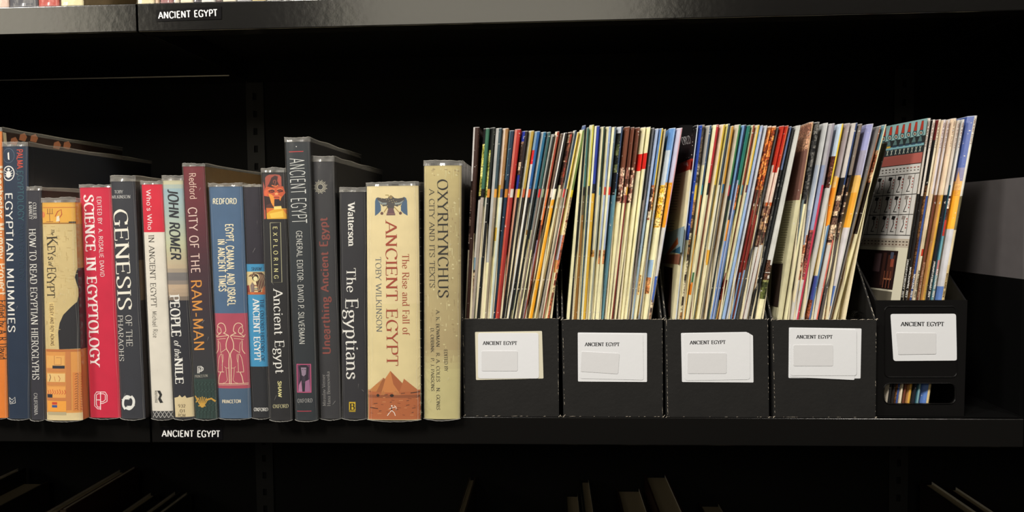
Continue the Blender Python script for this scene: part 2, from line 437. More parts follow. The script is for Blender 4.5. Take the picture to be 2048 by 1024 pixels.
# uprights with slots at the bay joints, and steel back sheets
def upright(x, label):
    t = thing('upright_post', (x, Y_BACK + 0.012, -0.45), label, 'post')
    z0, z1 = -0.45, 0.75; mb = MB(); yb = Y_BACK + 0.003; x += 0.008; hw = 0.0125
    mb.box((x - hw, yb + 0.002, z0), (x + hw, yb + 0.03, z1)); mb.build('post_core', BACKSTEEL, t)
    fr = MB(); fr.box((x - hw, yb, z0), (x - 0.0028, yb + 0.002, z1)); fr.box((x + 0.0028, yb, z0), (x + hw, yb + 0.002, z1))
    z = z0
    while z < z1:
        fr.box((x - 0.0028, yb, z), (x + 0.0028, yb + 0.002, z + 0.015)); z += 0.0245
    fr.build('slotted_face', POSTSTEEL, t)
    return t
upright(X_J, 'black slotted steel post at the bay joint, behind the tall dark books')
upright(X_J + BAY + 0.002, 'black slotted steel post at the far right, behind the last magazines')
upright(X_J - BAY - 0.002, 'black slotted steel post at the far left end of the shelving')
for i, (x0, x1) in enumerate(((X_J - BAY + 0.016, X_J - 0.0025), (X_J + 0.019, X_J + BAY + 0.0005), (X_J + BAY + 0.0195, X_J + 2 * BAY))):
    m = MB(); m.box((x0, Y_BACK + 0.006, -0.45), (x1, Y_BACK + 0.008, 0.75)); o = m.build('trim_%d' % (i + 1), BACKSTEEL); o['kind'] = 'structure'; o['label'] = 'matt black back panel of the %s bay' % ('left', 'middle', 'far right')[i]

# label tapes on the lips
def lip_tape(quad, tx0, tx1, th, label, shelf_obj):
    t = thing('shelf_label', P(*quad[0], Y_LIP), label, 'label')
    n = 0.0006
    m = MB(); m.prism([P(x, y, Y_LIP - n) for x, y in quad], (0, n - 0.0001, 0)); m.build('tape', TAPE, t)
    pr = Print(lambda x, y, k: P(x, y, Y_LIP - n - k)); pr.text('ANCIENT EGYPT', tx0, tx1, th, (240, 240, 240), 'sansbold'); pr.build('lettering', t, INK)
lip_tape([(312, 20), (443, 12.5), (443, 38), (313, 43)], (317, 37.2), (435, 31.8), 12.8, 'black label strip lettered ANCIENT EGYPT in white on the upper shelf lip', shelves['upper'][1])
lip_tape([(321, 854), (445, 856), (445, 879.5), (320, 878)], (324, 873), (440, 874), 12.2, 'black label strip lettered ANCIENT EGYPT in white on the middle shelf lip', shelves['middle'][1])
# ------------------------------------------------------------------ jacketed hardbacks
class Book:
    """TL,TR,BL,BR: the spine's corners at picture pixels. The spine stands on z0 at the depth the foot shows."""
    def __init__(s, name, label, TL, TR, BL, BR, col, D=0.16, side=None, z0=0.0, Y=None, jtop=8, jacket=True, bulge=0.0016, group='library books on the middle shelf',
                 bands=(), sidebands=(), yaw=0.0, cat='book'):
        s.TL, s.TR, s.BL, s.BR = [Vector(p) for p in (TL, TR, BL, BR)]
        foot = (s.BL + s.BR) / 2
        s.Y = Y if Y is not None else depth_of(foot.x, foot.y, z0)
        s.bulge = bulge; s.D = D
        Yb = s.Y + 0.5 * bulge + 0.0008
        W = [P(p.x, p.y, Yb) for p in (s.TL, s.TR, s.BL, s.BR)]
        for q in (W[2], W[3]):
            q.z = z0 + 0.0003
        zt = (W[0].z + W[1].z) / 2; W[0].z = W[1].z = zt
        s.W = W; s.zt = zt; s.z0 = z0 + 0.0003
        s.root = thing(name, ((W[2].x + W[3].x) / 2, s.Y + D / 2, s.z0), label, cat, group)
        side = side or col
        us = [0, 0.015, 0.04, 0.08, 0.13, 0.2, 0.28, 0.36, 0.45, 0.55, 0.64, 0.72, 0.8, 0.87, 0.92, 0.96, 0.985, 1]; n = len(us); s.us = us
        def prof(u): return 0.5 * bulge * (2 * u - 1) ** 2 + 0.0011 * abs(2 * u - 1) ** 12
        s.prof = prof
        # heights: rows at the colour bands
        ys = sorted({0.0, 1.0} | {min(max(b[0], 0), 1) for b in bands} | {min(max(b[0], 0), 1) for b in sidebands})
        def colour(bs, base, v):
            c = base
            for y, cc in bs:
                if v >= y - 1e-6: c = cc
            return c
        mb = MB(); dx = math.tan(yaw) * D
        th = 0.0022
        def pt(u, v, dy=None):
            a = W[0].lerp(W[1], u); b = W[2].lerp(W[3], u); p = a.lerp(b, v)
            p = p.copy(); p.y = s.Y + (prof(u) if dy is None else dy)
            if dy is not None: p.x += dx * (dy / D)
            return p
        s.pt = pt
        for i in range(len(ys) - 1):
            v0, v1 = ys[i], ys[i + 1]; vm = (v0 + v1) / 2; c = colour(bands, col, vm); c2 = colour(sidebands, side, vm)
            for k in range(n - 1):
                u0, u1 = us[k], us[k + 1]; mb.face([pt(u1, v0), pt(u0, v0), pt(u0, v1), pt(u1, v1)][::-1], c)
            for u, sg in ((0, 1), (1, -1)):
                # outer board, with a shallow hinge groove behind the spine
                dd = [prof(u), 0.006, 0.010, D]; off = [0, 0.0007 * sg, 0, 0]
                for a in range(3):
                    q = [pt(u, v0, dd[a]), pt(u, v0, dd[a + 1]), pt(u, v1, dd[a + 1]), pt(u, v1, dd[a])]
                    q[0].x += off[a]; q[3].x += off[a]; q[1].x += off[a + 1]; q[2].x += off[a + 1]
                    mb.face(q if u == 1 else q[::-1], c2)
                q = [pt(u, v0, 0.004), pt(u, v0, D), pt(u, v1, D), pt(u, v1, 0.004)]
                for x in q: x.x += sg * th
                mb.face(q[::-1] if u == 1 else q, (225, 220, 205))
                e = [pt(u, v0, D), pt(u, v0, D), pt(u, v1, D), pt(u, v1, D)]; e[1].x += sg * th; e[2].x += sg * th
                mb.face(e, c2)
        for v in (0, 1):
            c2 = colour(sidebands, side, v)
            for u, sg in ((0, 1), (1, -1)):
                q = [pt(u, v, 0.003), pt(u, v, D), pt(u, v, D), pt(u, v, 0.003)]; q[2].x += sg * th; q[3].x += sg * th
                mb.face(q, c2)
            inner = [pt(u, v) + Vector((0, 0.002, 0)) for u in us]
            for k in range(n - 1): mb.face([pt(us[k], v), pt(us[k + 1], v), inner[k + 1], inner[k]], colour(bands, col, v))
        s.cover = mb.build('cover', BOOKPRINT, s.root)
        wpx = (W[1] - W[0]).length
        tb = th / max(wpx, 0.008); pb = MB()
        ins = 0.003 / (zt - s.z0)
        lo = [pt(tb, 1 - ins, 0.005), pt(1 - tb, 1 - ins, 0.005), pt(1 - tb, 1 - ins, D - 0.004), pt(tb, 1 - ins, D - 0.004)]
        hi = [pt(tb, ins, 0.005), pt(1 - tb, ins, 0.005), pt(1 - tb, ins, D - 0.004), pt(tb, ins, D - 0.004)]
        for a in range(4):
            b = (a + 1) % 4; pb.face([lo[a], lo[b], hi[b], hi[a]])
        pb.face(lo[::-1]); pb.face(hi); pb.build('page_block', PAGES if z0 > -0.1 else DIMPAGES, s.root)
        if jacket: s.jacket(jtop)
        s.pr = None
    def surf(s, px, py, k):
        v = (py - s.TL.y) / (s.BL.y - s.TL.y)
        xl = s.TL.x + (s.BL.x - s.TL.x) * v; xr = s.TR.x + (s.BR.x - s.TR.x) * v
        u = min(max((px - xl) / (xr - xl), 0), 1)
        for a, b in zip(s.us, s.us[1:]):
            if u <= b + 1e-9: break
        t = (u - a) / (b - a)
        return s.pt(a, v).lerp(s.pt(b, v), t) + Vector((0, -0.00005 - k, 0))
    def uf(s, px, py):
        v = (py - s.TL.y) / (s.BL.y - s.TL.y)
        xl = s.TL.x + (s.BL.x - s.TL.x) * v; xr = s.TR.x + (s.BR.x - s.TR.x) * v
        return (px - xl) / (xr - xl)
    def print(s): return Print(s.surf, s.uf, s.us)
    def text(s, t, p0, p1, h, c, style='serif', name='title_lettering', label=None):
        return s.print().text(t, p0, p1, h, c, style).build(name, s.root, INK, label)
    def sidesurf(s):
        "right-hand cover, as the picture shows it"
        p0 = s.pt(1, 0.5, 0.02); nrm = (s.pt(1, 0, 0.02) - s.pt(1, 1, 0.02)).cross(Vector((0, 1, 0))).normalized()
        if nrm.x < 0: nrm = -nrm
        return lambda x, y, k: onplane(x, y, p0, nrm) + nrm * (0.0001 + k)
    def jacket(s, jtop):
        rnd = random.Random(int(s.TL.x * 7) + 3)
        H = (s.zt - s.z0); e = jtop / F * 0.74 / H
        us = [i / 16 for i in range(17)]; off = 0.0006
        ph = rnd.uniform(0, 6); am = rnd.uniform(0.0002, 0.0005); fq = rnd.uniform(3, 7)
        def q(u, v, dy=None, lift=0.0):
            p = s.pt(u, v, dy); 
            if dy is None: p.y -= off + lift
            p.x += off * 1.3 * (2 * u - 1)
            return p
        rows = [-e, -e * 0.45, 0, 0.03, 0.08, 0.2, 0.35, 0.5, 0.65, 0.8, 0.92, 0.985, 1]
        body = MB(); top = MB()
        grid = []
        for v in rows:
            r = []
            for i, u in enumerate(us):
                p = q(u, v)
                if v < 0:
                    p.z += am * math.sin(u * fq + ph) * (v / -e) + rnd.uniform(-.00025, .00025) * (1.6 if v < -e * .9 else .4)
                    p.y += 0.0008 * math.sin(u * 14 + ph * 2)
                elif v < 0.99: p.y -= 0.0003 + 0.0003 * math.sin(u * 11 + v * 23 + ph)
                if v == 1:
                    sag = 0.0016 * (1 - (2 * u - 1) ** 2) * rnd.uniform(0.8, 1.1)
                    if p.y < Y_LIP - 0.0006 and s.z0 < 0.1 and s.z0 > -0.1: p.z -= min(sag, (Y_LIP - p.y) * 0.5)
                    p.y -= 0.0006
                r.append(p)
            grid.append(r)
        for a in range(len(rows) - 1):
            t = top if rows[a] < 0 else body
            for i in range(16): t.face([grid[a][i], grid[a][i + 1], grid[a + 1][i + 1], grid[a + 1][i]])
        e2 = e * 0.9
        for u in (0, 1):
            dd = [s.prof(u) - off, 0.012, 0.05, s.D * 0.75, s.D]
            for a in range(4):
                d0, d1 = dd[a], dd[a + 1]
                f0 = [q(u, -e, d0), q(u, -e2 * (1 if a < 2 else .7), d1), q(u, 0, d1), q(u, 0, d0)]
                for w_, dd_ in ((0, a), (1, a + 1)): f0[w_].z += 0.0008 * math.sin(dd_ * 2.1 + ph)
                top.face(f0); body.face([q(u, 0, d0), q(u, 0, d1), q(u, 1, d1), q(u, 1, d0)])
        j = body.build('plastic_jacket', FILM, s.root, smooth=True)
        top.build('jacket_top_edge', FILMTOP, j, smooth=True)
        cr = MB()  # highlights along the film's creases, laid on as pale hazy strips
        for u, wd in ((0.035, 0.012), (0.10 if s.W[1].x - s.W[0].x > 0.02 else 0.16, 0.006), (0.93, 0.012), (0.975, 0.008)):
            for i in range(24):
                v0, v1 = -e * 0.8 + i / 24 * (1 + e * .7), -e * 0.8 + (i + 1) / 24 * (1 + e * .7)
                f = lambda v: 0.012 * math.sin(v * 9 + u * 40 + ph) + 0.006 * math.sin(v * 31 + ph)
                g_ = lambda v: wd * (0.35 + 0.65 * abs(math.sin(v * 7 + u * 20 + ph)))
                o = Vector((0, -0.0006, 0))
                cr.face([q(u + f(v0), v0) + o, q(u + f(v0) + g_(v0), v0) + o, q(u + f(v1) + g_(v1), v1) + o, q(u + f(v1), v1) + o])
        for k in range(rnd.randint(2, 4)):
            u, v = rnd.uniform(.15, .8), rnd.uniform(.05, .97); du, dv = rnd.uniform(-.12, .12), rnd.uniform(.004, .02)
            o = Vector((0, -0.0007, 0)); cr.face([q(u, v) + o, q(u + du, v + dv) + o, q(u + du * 1.1, v + dv + .004) + o, q(u + .01, v + .003) + o])
        c_o = cr.build('jacket_crease_glints', FILMGLINT, j, smooth=True); c_o['kind'] = 'stuff'
        # the folded rims catch the light: thin doubled strips of film along head and foot
        rim = MB()
        def strip(line, h, back):
            nonlocal rim
            for i in range(len(line) - 1):
                a, b = line[i], line[i + 1]
                h0 = h * (0.7 + 0.5 * math.sin(i * 1.7 + ph) ** 2); h1 = h * (0.7 + 0.5 * math.sin((i + 1) * 1.7 + ph) ** 2)
                o = Vector((0, -0.0003, 0))
                rim.face([a + o, b + o, b + o - Vector((0, 0, h1)), a + o - Vector((0, 0, h0))])
                rim.face([a + o, b + o, b + Vector((0, back, 0)), a + Vector((0, back, 0))])
        strip(grid[0], 0.0004, 0.0012); foot = MB(); rim, head = foot, rim; strip([p + Vector((0, -0.0002, 0.0004)) for p in grid[-1]], 0.00026, 0.0008)
        foot.build('folded_edge', FILMEDGE, j, smooth=True); rim = head
        dline = [q(1, -e * 0.95, d) + Vector((0.0003, 0, 0.0006 * math.sin(d * 90 + ph))) for d in (s.prof(1) - off, 0.01, 0.03, 0.06, 0.10, min(0.14, s.D), s.D)]
        for i in range(len(dline) - 1):
            a, b = dline[i], dline[i + 1]; rim.face([a, b, b - Vector((0, 0, .0007)), a - Vector((0, 0, .0007))])
        rim.build('folded_edge', FILMEDGE, j, smooth=True)

W_ = (238, 236, 230)
def grad(stops, n=40):
    "many narrow bands standing for a printed colour gradient"
    out = []
    for i in range(n):
        v = i / n; lo = max([q for q in stops if q[0] <= v], key=lambda q: q[0]); hi = [q for q in stops if q[0] > v]
        if hi: h = hi[0]; t = (v - lo[0]) / (h[0] - lo[0]); out.append((v, tuple(lo[1][k] * (1 - t) + h[1][k] * t for k in range(3))))
        else: out.append((v, lo[1]))
    return tuple(out)
# --- A: orange spine, cut by the frame's left edge
b = Book('book', 'tall book with orange spine and brown pictured cover, cut off at the left edge', (-44, 262), (4, 264), (-34, 837), (16, 836), (232, 132, 50), D=0.215, side=(52, 32, 26), jtop=8)
b.text('Manchester Mummy Project', (-6, 330), (0, 588), 13, (250, 225, 190), 'sansbold'); b.text('Edited by A R David', (-1, 598), (1, 718), 13, (30, 22, 20), 'sans', 'editor_lettering')
pr = Print(b.sidesurf())
pr.poly([(5, 264), (12, 266), (14, 290), (7, 286)], (240, 225, 190))
for px, py in ((62, 276), (22, 282), (108, 290), (128, 290), (40, 274)):
    pr.poly([(px, py - 5), (px + 9, py - 8), (px + 14, py), (px + 10, py + 9), (px - 2, py + 6)], (196, 128, 92))
pr.build('cover_picture', b.root, INK)
# --- B
b = Book('book', 'tall navy book lettered EGYPTIAN MUMMIES beside the orange spine', (6, 293), (56, 293), (18, 838), (61, 838), (30, 48, 72), D=0.235, side=(14, 24, 38), jtop=9)
b.text('EGYPTIAN MUMMIES', (12, 384), (18, 663), 14.5, W_, 'sans')
pr = b.print(); pr.text('PALMA', (36, 299), (37, 337), 11, (196, 74, 60), 'sansbold'); pr.text('EGYPTOLOGY', (37, 341), (39, 440), 11, (44, 84, 98), 'sansbold'); pr.text('PALMA EGYPTOLOGY', (39, 446), (41, 560), 9, (30, 56, 78), 'sansbold'); pr.build('series_lettering', b.root)
pr = b.print(); pr.ring(19, 346, 11.5, 2, W_, 14); pr.disc(19, 348, 5, 7, W_); pr.disc(19, 338, 3, 2.5, W_)
for s_ in (-1, 1):
    for k in (0, 4, 8): pr.line([(19 + s_ * 3, 344 + k), (19 + s_ * 8, 340 + k * 1.3)], 1.1, W_)
pr.ring(19, 311, 12, 0.8, (90, 110, 130), 14); pr.poly([(17, 306), (20, 304), (21, 320), (18, 318)], W_)
pr.line([(20, 795), (26, 800), (32, 794), (33, 806), (22, 808), (20, 795)], 1.2, W_); pr.line([(22, 802), (26, 806), (30, 801)], 1, W_); pr.build('spine_emblem', b.root)
# --- C
b = Book('book', 'slim charcoal book lettered HOW TO READ EGYPTIAN HIEROGLYPHS', (54.5, 381), (83, 381), (63, 840), (91, 840), (50, 50, 60), D=0.155, side=(42, 34, 34), jtop=8)
b.text('HOW TO READ EGYPTIAN HIEROGLYPHS', (60, 457), (67, 759), 13.5, W_, 'serif')
pr = b.print(); pr.text('COLLIER', (68, 405), (69, 437), 6.5, W_, 'serif'); pr.text('& MANLEY', (59.5, 403), (60.5, 438), 6.5, W_, 'serif'); pr.text('CALIFORNIA', (70, 786), (71, 830), 7, (210, 208, 205), 'serif'); pr.build('small_lettering', b.root)
# --- D
b = Book('book', 'thick parchment coloured book with painted tomb scenes on its spine', (84, 406), (150, 404), (94, 843), (166, 840), (213, 190, 135), D=0.15, side=(190, 150, 84), jtop=10, bulge=0.004,
         sidebands=((0, (232, 176, 76)), (0.098, (196, 164, 104)), (0.30, (40, 38, 44)), (0.673, (214, 140, 74))),
         bands=((0, (232, 176, 76)), (0.098, (214, 192, 138)), (0.673, (226, 158, 84)), (0.965, (228, 208, 160))))
pr = b.print()
pr.poly([(154, 540), (151, 555), (158, 585), (155, 604), (143, 616), (130, 630), (123, 646), (120, 665), (122, 699), (166, 698), (162, 600), (158, 540)], (38, 38, 44))
rk = random.Random(3); pr.step = 0.03
for i in range(230):
    y = rk.uniform(452, 690); x = rk.uniform(87, 150) + (y - 450) * 0.03; 
    if y > 590 and x > 118: continue
    c_ = rk.choice(((196, 170, 112), (222, 204, 152), (204, 180, 124), (226, 210, 160), (188, 160, 106)))
    if rk.random() < .5: pr.line([(x, y), (x + rk.uniform(3, 9), y + 0.4)], 0.8, c_)
    else: pr.line([(x, y), (x + 0.3, y + rk.uniform(3, 10))], 0.8, c_)
pr.step = 0.2; pr.rect(86, 415, 160, 416.5, (206, 128, 60)); pr.rect(86, 446, 160, 448.5, (166, 120, 62)); pr.rect(140, 444, 160, 447, (70, 60, 50))
for x in (98, 103, 108): pr.line([(x, 418), (x, 428)], 1.4, (150, 100, 60))
pr.line([(96, 428), (110, 428)], 1.2, (150, 100, 60)); pr.line([(102, 428), (103, 444)], 1.2, (150, 100, 60)); pr.line([(95, 444), (110, 444)], 1.2, (170, 110, 60))
pr.line([(114, 434), (119, 424), (126, 420), (127, 430), (121, 438), (123, 446)], 1.6, (190, 80, 50)); pr.poly([(117, 434), (122, 432), (123, 443), (116, 444)], (235, 225, 200)); pr.disc(88, 430, 4, 6, (226, 130, 80))
# tomb shelves
pr.rect(134, 699, 144, 822, (206, 132, 76), 2); pr.rect(94, 737, 136, 745, (212, 140, 78)); pr.rect(95, 766, 136, 772, (214, 142, 80)); pr.rect(95, 797, 137, 803, (208, 132, 74)); pr.rect(93, 699, 172, 704, (196, 120, 66))
pr.rect(95, 712, 133, 737, (236, 178, 100)); pr.rect(108, 732, 133, 738, (44, 48, 60)); pr.line([(112, 712), (112, 730), (126, 730), (126, 716), (116, 716)], 1, (170, 110, 70))
pr.rect(96, 748, 134, 765, (238, 200, 132)); pr.line([(102, 750), (104, 756), (101, 764)], 1.6, (110, 70, 50)); pr.line([(120, 752), (124, 758), (122, 764)], 1.4, (190, 120, 80)); pr.line([(112, 754), (114, 764)], 1.4, (210, 150, 90))
pr.rect(96, 775, 135, 797, (240, 172, 92)); pr.rect(96, 790, 108, 797, (48, 50, 62))
for x in range(98, 134, 5): pr.line([(x, 780 + x % 3), (x + 2, 787), (x - 1, 790)], 1.5, (212, 96, 60))
pr.rect(97, 804, 136, 825, (246, 170, 70)); pr.rect(107, 806, 118, 811, (206, 70, 50)); pr.rect(107, 812, 118, 817, (60, 90, 150)); pr.rect(98, 826, 136, 832, (190, 176, 140))
pr.rect(148, 746, 169, 824, (222, 140, 72), 1)
for i in range(15):
    pr.line([(152 + (i % 2), 750 + i * 5), (157, 748 + i * 5), (158, 752 + i * 5)], 1.2, (130, 74, 40)); pr.line([(162, 750 + i * 5), (166, 752 + i * 5)], 1.2, (184, 60, 40))
pr.build('spine_picture', b.root)
pr = b.print(); pr.text('The', (106, 458), (106, 470), 6, (60, 50, 40), 'italic'); pr.text('K', (96, 473), (97, 491), 22, (64, 54, 40)); pr.text('EYs', (98, 492), (99, 520), 16, (64, 54, 40)); pr.text('of', (100, 523), (100, 531), 9, (64, 54, 40), 'italic')
pr.text('EG', (97, 535), (97.5, 557), 18, (64, 54, 40)); pr.text('YPT', (96, 558), (97, 596), 16, (64, 54, 40)); pr.build('title_lettering', b.root)
pr = b.print(); pr.rect(101, 605, 112, 694, (230, 204, 140), 1.5); pr.text('LESLEY AND ROY ADKINS', (103, 608), (104.5, 692), 7, (90, 60, 40), 'sans'); pr.build('author_lettering', b.root)
# --- E
b = Book('book', 'crimson red book lettered SCIENCE IN EGYPTOLOGY', (159.5, 376), (223, 374), (180, 836), (242, 836), (208, 34, 68), D=0.165, side=(140, 20, 45), jtop=6)
b.text('SCIENCE IN EGYPTOLOGY', (169.5, 391), (182.5, 732), 19, (250, 238, 236), 'serifbold')
b.text('EDITED BY  A. ROSALIE DAVID', (196, 394), (203, 553), 7.8, (248, 226, 226), 'sans', 'editor_lettering')
pr = b.print()
for o_ in (0, 3.4):
    pr.line([(203, 784 + o_), (195 + o_, 784 + o_), (191 + o_, 790), (191 + o_, 812 - o_), (197, 818 - o_), (203, 818 - o_)], 1.5, (250, 235, 235)); pr.line([(203, 784 + o_), (212 - o_, 784 + o_), (216 - o_, 790), (216 - o_, 803 - o_), (208, 807 - o_), (203, 807 - o_)], 1.5, (250, 235, 235))
pr.line([(203, 784), (203, 820)], 1.6, (250, 235, 235)); pr.line([(195, 800), (203, 800)], 1.6, (250, 235, 235)); pr.build('spine_emblem', b.root)
# --- F
b = Book('book', 'charcoal book lettered GENESIS in tall white capitals', (222, 363), (270, 363), (243, 838), (291, 838), (52, 54, 62), D=0.165, side=(60, 45, 38), jtop=12, bulge=0.0035, sidebands=((0, (46, 28, 30)), (0.33, (120, 98, 74)), (0.5, (40, 30, 30))))
b.text('GENESIS', (229, 418), (238, 619), 28, (244, 240, 226), 'serif')
pr = b.print(); pr.text('OF THE', (254, 629), (256, 692), 12, (225, 222, 215), 'seriflight'); pr.text('PHARAOHS', (237, 629), (239.5, 722), 11, (225, 222, 215), 'seriflight'); pr.build('subtitle_lettering', b.root)
pr = b.print(); pr.text('TOBY', (231, 386.5), (249, 386.5), 6, (215, 214, 212)); pr.text('WILKINSON', (224, 396.5), (263, 396.5), 6, (215, 214, 212)); pr.build('author_lettering', b.root)
pr = b.print(); c_ = (240, 240, 235)
pr.line([(253, 819), (248, 811), (249, 800), (256, 793), (264, 795)], 5, c_, True); pr.line([(265, 792), (270, 800), (269, 811), (262, 818), (254, 816)], 5, c_, True)
pr.poly([(256, 790), (262, 799), (250, 799)], c_); pr.poly([(262, 821), (256, 812), (268, 812)], c_); pr.poly([(244, 799), (251, 800), (250, 805)], c_); pr.poly([(273, 812), (267, 811), (268, 806)], c_); pr.build('spine_emblem', b.root)
# --- G
b = Book('book', "white book with red top panel lettered Who's Who in white", (283, 369), (325, 369), (305, 838), (347, 838), (228, 222, 208), D=0.155, side=(200, 195, 185), jtop=7, bands=((0, (216, 36, 62)), (0.2015, (229, 223, 210)), (0.967, (58, 58, 60))))
b.text("Who's Who", (294, 380), (297.5, 459), 9.5, (250, 225, 225), 'sans'); b.text('IN ANCIENT EGYPT', (298.5, 469), (304, 613), 11, (62, 58, 54), 'seriflight')
b.text('Michael Rice', (306, 621), (308, 674), 9, (96, 92, 86), 'sanslight', 'author_lettering')
pr = b.print(); pr.text('ROUTLEDGE', (311, 781), (312, 806), 4.5, (60, 58, 56), 'sans'); pr.poly([(316, 781), (322, 781), (326, 789), (323, 796), (328, 805), (322, 806), (318, 798), (321, 790)], (40, 40, 40))
for i in range(5): pr.line([(307 + i * 8, 823), (315 + i * 8, 836)], 1.1, (190, 188, 184)); pr.line([(315 + i * 8, 823), (307 + i * 8, 836)], 1.1, (190, 188, 184))
pr.build('spine_emblem', b.root)
# --- H
b = Book('book', 'book with pale blue to dark spine and a yellowed call number label', (325, 362), (366, 360), (349, 838), (389, 838), (168, 190, 196), D=0.155, side=(150, 140, 110), jtop=10, bulge=0.0025,
         bands=grad([(0, (206, 202, 170)), (0.03, (158, 184, 192)), (0.13, (172, 190, 186)), (0.26, (196, 198, 164)), (0.36, (196, 176, 148)), (0.38, (126, 122, 120)), (0.41, (120, 116, 116)), (0.43, (196, 172, 146)), (0.475, (176, 156, 134)), (0.50, (42, 43, 52))], 60))
b.text('JOHN ROMER', (338, 379), (344, 518), 19, (42, 44, 52), 'brush', 'author_lettering')
b.text('PEOPLE', (341, 589), (345, 673), 19, W_, 'serifbold'); b.text('of the', (350, 680), (352, 714), 12, W_, 'italic'); b.text('NILE', (351, 716), (353, 768), 16, W_, 'serifbold')
pr = b.print(); pr.poly([(350, 796), (358, 794), (361, 790), (366, 795), (372, 791), (375, 796), (387, 794), (389, 834), (352, 835)], (220, 202, 160))
for y, t in ((815, '932'), (825, '.01'), (834, 'ROM')): pr.text(t, (358, y), (373, y), 6, (120, 106, 84), 'sans')
pr.build('call_number_label', b.root)['label'] = 'yellowed label with a typed call number'
# --- I
b = Book('book', 'maroon and slate book lettered CITY OF THE RAM-MAN', (366, 333), (409, 333), (391, 838), (436, 838), (104, 40, 50), D=0.17, side=(112, 86, 50), jtop=6, sidebands=((0, (116, 90, 54)), (0.45, (90, 70, 40)), (0.55, (40, 40, 46))),
         bands=grad([(0, (116, 40, 50)), (0.2, (100, 42, 54)), (0.4, (70, 44, 54)), (0.6, (54, 48, 56)), (0.81, (50, 52, 56)), (0.84, (44, 66, 62))], 44))
b.text('Redford', (379.5, 346), (382, 398), 13, (226, 190, 176), 'sans', 'author_lettering'); b.text('CITY OF THE', (377.5, 414), (384.5, 545), 17, (230, 200, 190), 'sans'); b.text('RAM-MAN', (383, 558), (390, 701), 20.5, (220, 150, 70), 'sans')
pr = b.print(); pr.text('PRINCETON', (391, 755), (417, 753), 5, (190, 184, 172), 'serif')
for o_ in (0, 2.8): pr.line([(397 + o_, 746), (397 + o_, 732 + o_), (404, 732 + o_), (408 - o_, 735), (408 - o_, 739), (404, 742 - o_), (400, 742 - o_)], 1.5, W_)
pr.build('spine_emblem', b.root)
pr = b.print()
for i in range(7):
    x = 393 + i * 7
    pr.line([(x, 838), (x + 3, 800), (x + 1, 762)], 0.9, (28, 46, 44), True)
    for k in range(5): pr.line([(x + 2, 770 + k * 14), (x + 7, 764 + k * 14)], 0.8, (70, 96, 90)); pr.line([(x + 2, 770 + k * 14), (x - 4, 765 + k * 14)], 0.8, (30, 48, 46))
for k in range(7): pr.line([(406 + (k - 3) * 0.4, 815), (406 + (k - 3) * 4.2, 793 + abs(k - 3) * 1.2)][::-1], 1.8, (210, 164, 72))
pr.line([(398, 812), (413, 812)], 2, (210, 164, 72)); pr.line([(414, 800), (424, 797), (432, 803)], 3.5, (206, 158, 66)); pr.line([(391, 792), (397, 799), (393, 805)], 2.5, (206, 158, 66)); pr.build('spine_picture', b.root)
# --- J
b = Book('book', 'blue book with a pink band of outlined twin figures', (418, 374), (485, 373), (438, 838), (503, 837), (66, 98, 134), D=0.155, side=(26, 30, 44), jtop=7, bulge=0.004, bands=((0, (78, 106, 138)), (0.543, (178, 78, 98)), (0.869, (76, 100, 126))))
pr = b.print(); pr.text('REDFORD', (427, 408), (475, 408), 10.5, (244, 236, 206), 'sansbold'); pr.build('author_lettering', b.root)
b.text('EGYPT, CANAAN, AND ISRAEL', (453.5, 448), (458.5, 611), 14.5, (246, 234, 200), 'sansbold'); b.text('IN ANCIENT TIMES', (437.5, 478), (440.5, 582), 14, (246, 234, 200), 'sansbold')
pr = b.print(); c_ = (240, 214, 180)
for sg in (-1, 1):
    for wd_, pts in ((1.4, [(82, 112), (100, 85), (130, 72), (165, 80), (190, 110), (202, 160), (196, 190), (175, 205)]), (1.1, [(82, 112), (86, 140), (76, 170), (84, 205), (100, 212), (128, 205), (136, 190), (128, 150), (108, 128), (90, 122)]),
                (1.5, [(165, 208), (205, 225), (240, 250), (222, 290), (204, 350), (206, 420), (236, 470), (247, 510), (238, 600), (240, 760), (243, 910)]), (1.1, [(66, 266), (120, 258), (200, 246), (240, 236)]), (1.3, [(66, 256), (98, 232), (128, 208)]),
                (1.0, [(50, 230), (66, 262)]), (0.8, [(70, 300), (120, 290), (200, 284)]), (1.3, [(92, 310), (90, 370), (88, 440), (54, 496)]), (0.7, [(110, 330), (122, 380), (122, 440), (124, 480)]), (0.9, [(204, 424), (160, 455), (126, 478)]),
                (0.9, [(128, 492), (100, 550), (84, 640), (74, 740)]), (0.9, [(140, 492), (146, 600), (142, 742)]), (0.7, [(158, 500), (160, 560), (152, 610)]), (1.0, [(72, 745), (170, 745)]), (1.4, [(120, 748), (96, 810), (80, 905)]), (0.7, [(196, 690), (206, 800), (214, 850), (190, 885), (150, 898)]), (0.7, [(176, 670), (206, 690), (236, 690)])):
        pr.line([(425 + (v if sg < 0 else 508 - v) / 6.825 + (y - 500) * 0.002, 635 + y / 6.825) for v, y in pts], wd_, c_, len(pts) > 3)
pr.line([(437, 768), (498, 767)], 1.1, c_); pr.line([(437, 770.5), (498, 769.5)], 0.8, c_); pr.build('figure_outlines', b.root)
b.text('PRINCETON', (446, 807.5), (484, 806), 6.5, (240, 228, 200), 'sansbold', 'publisher_lettering')
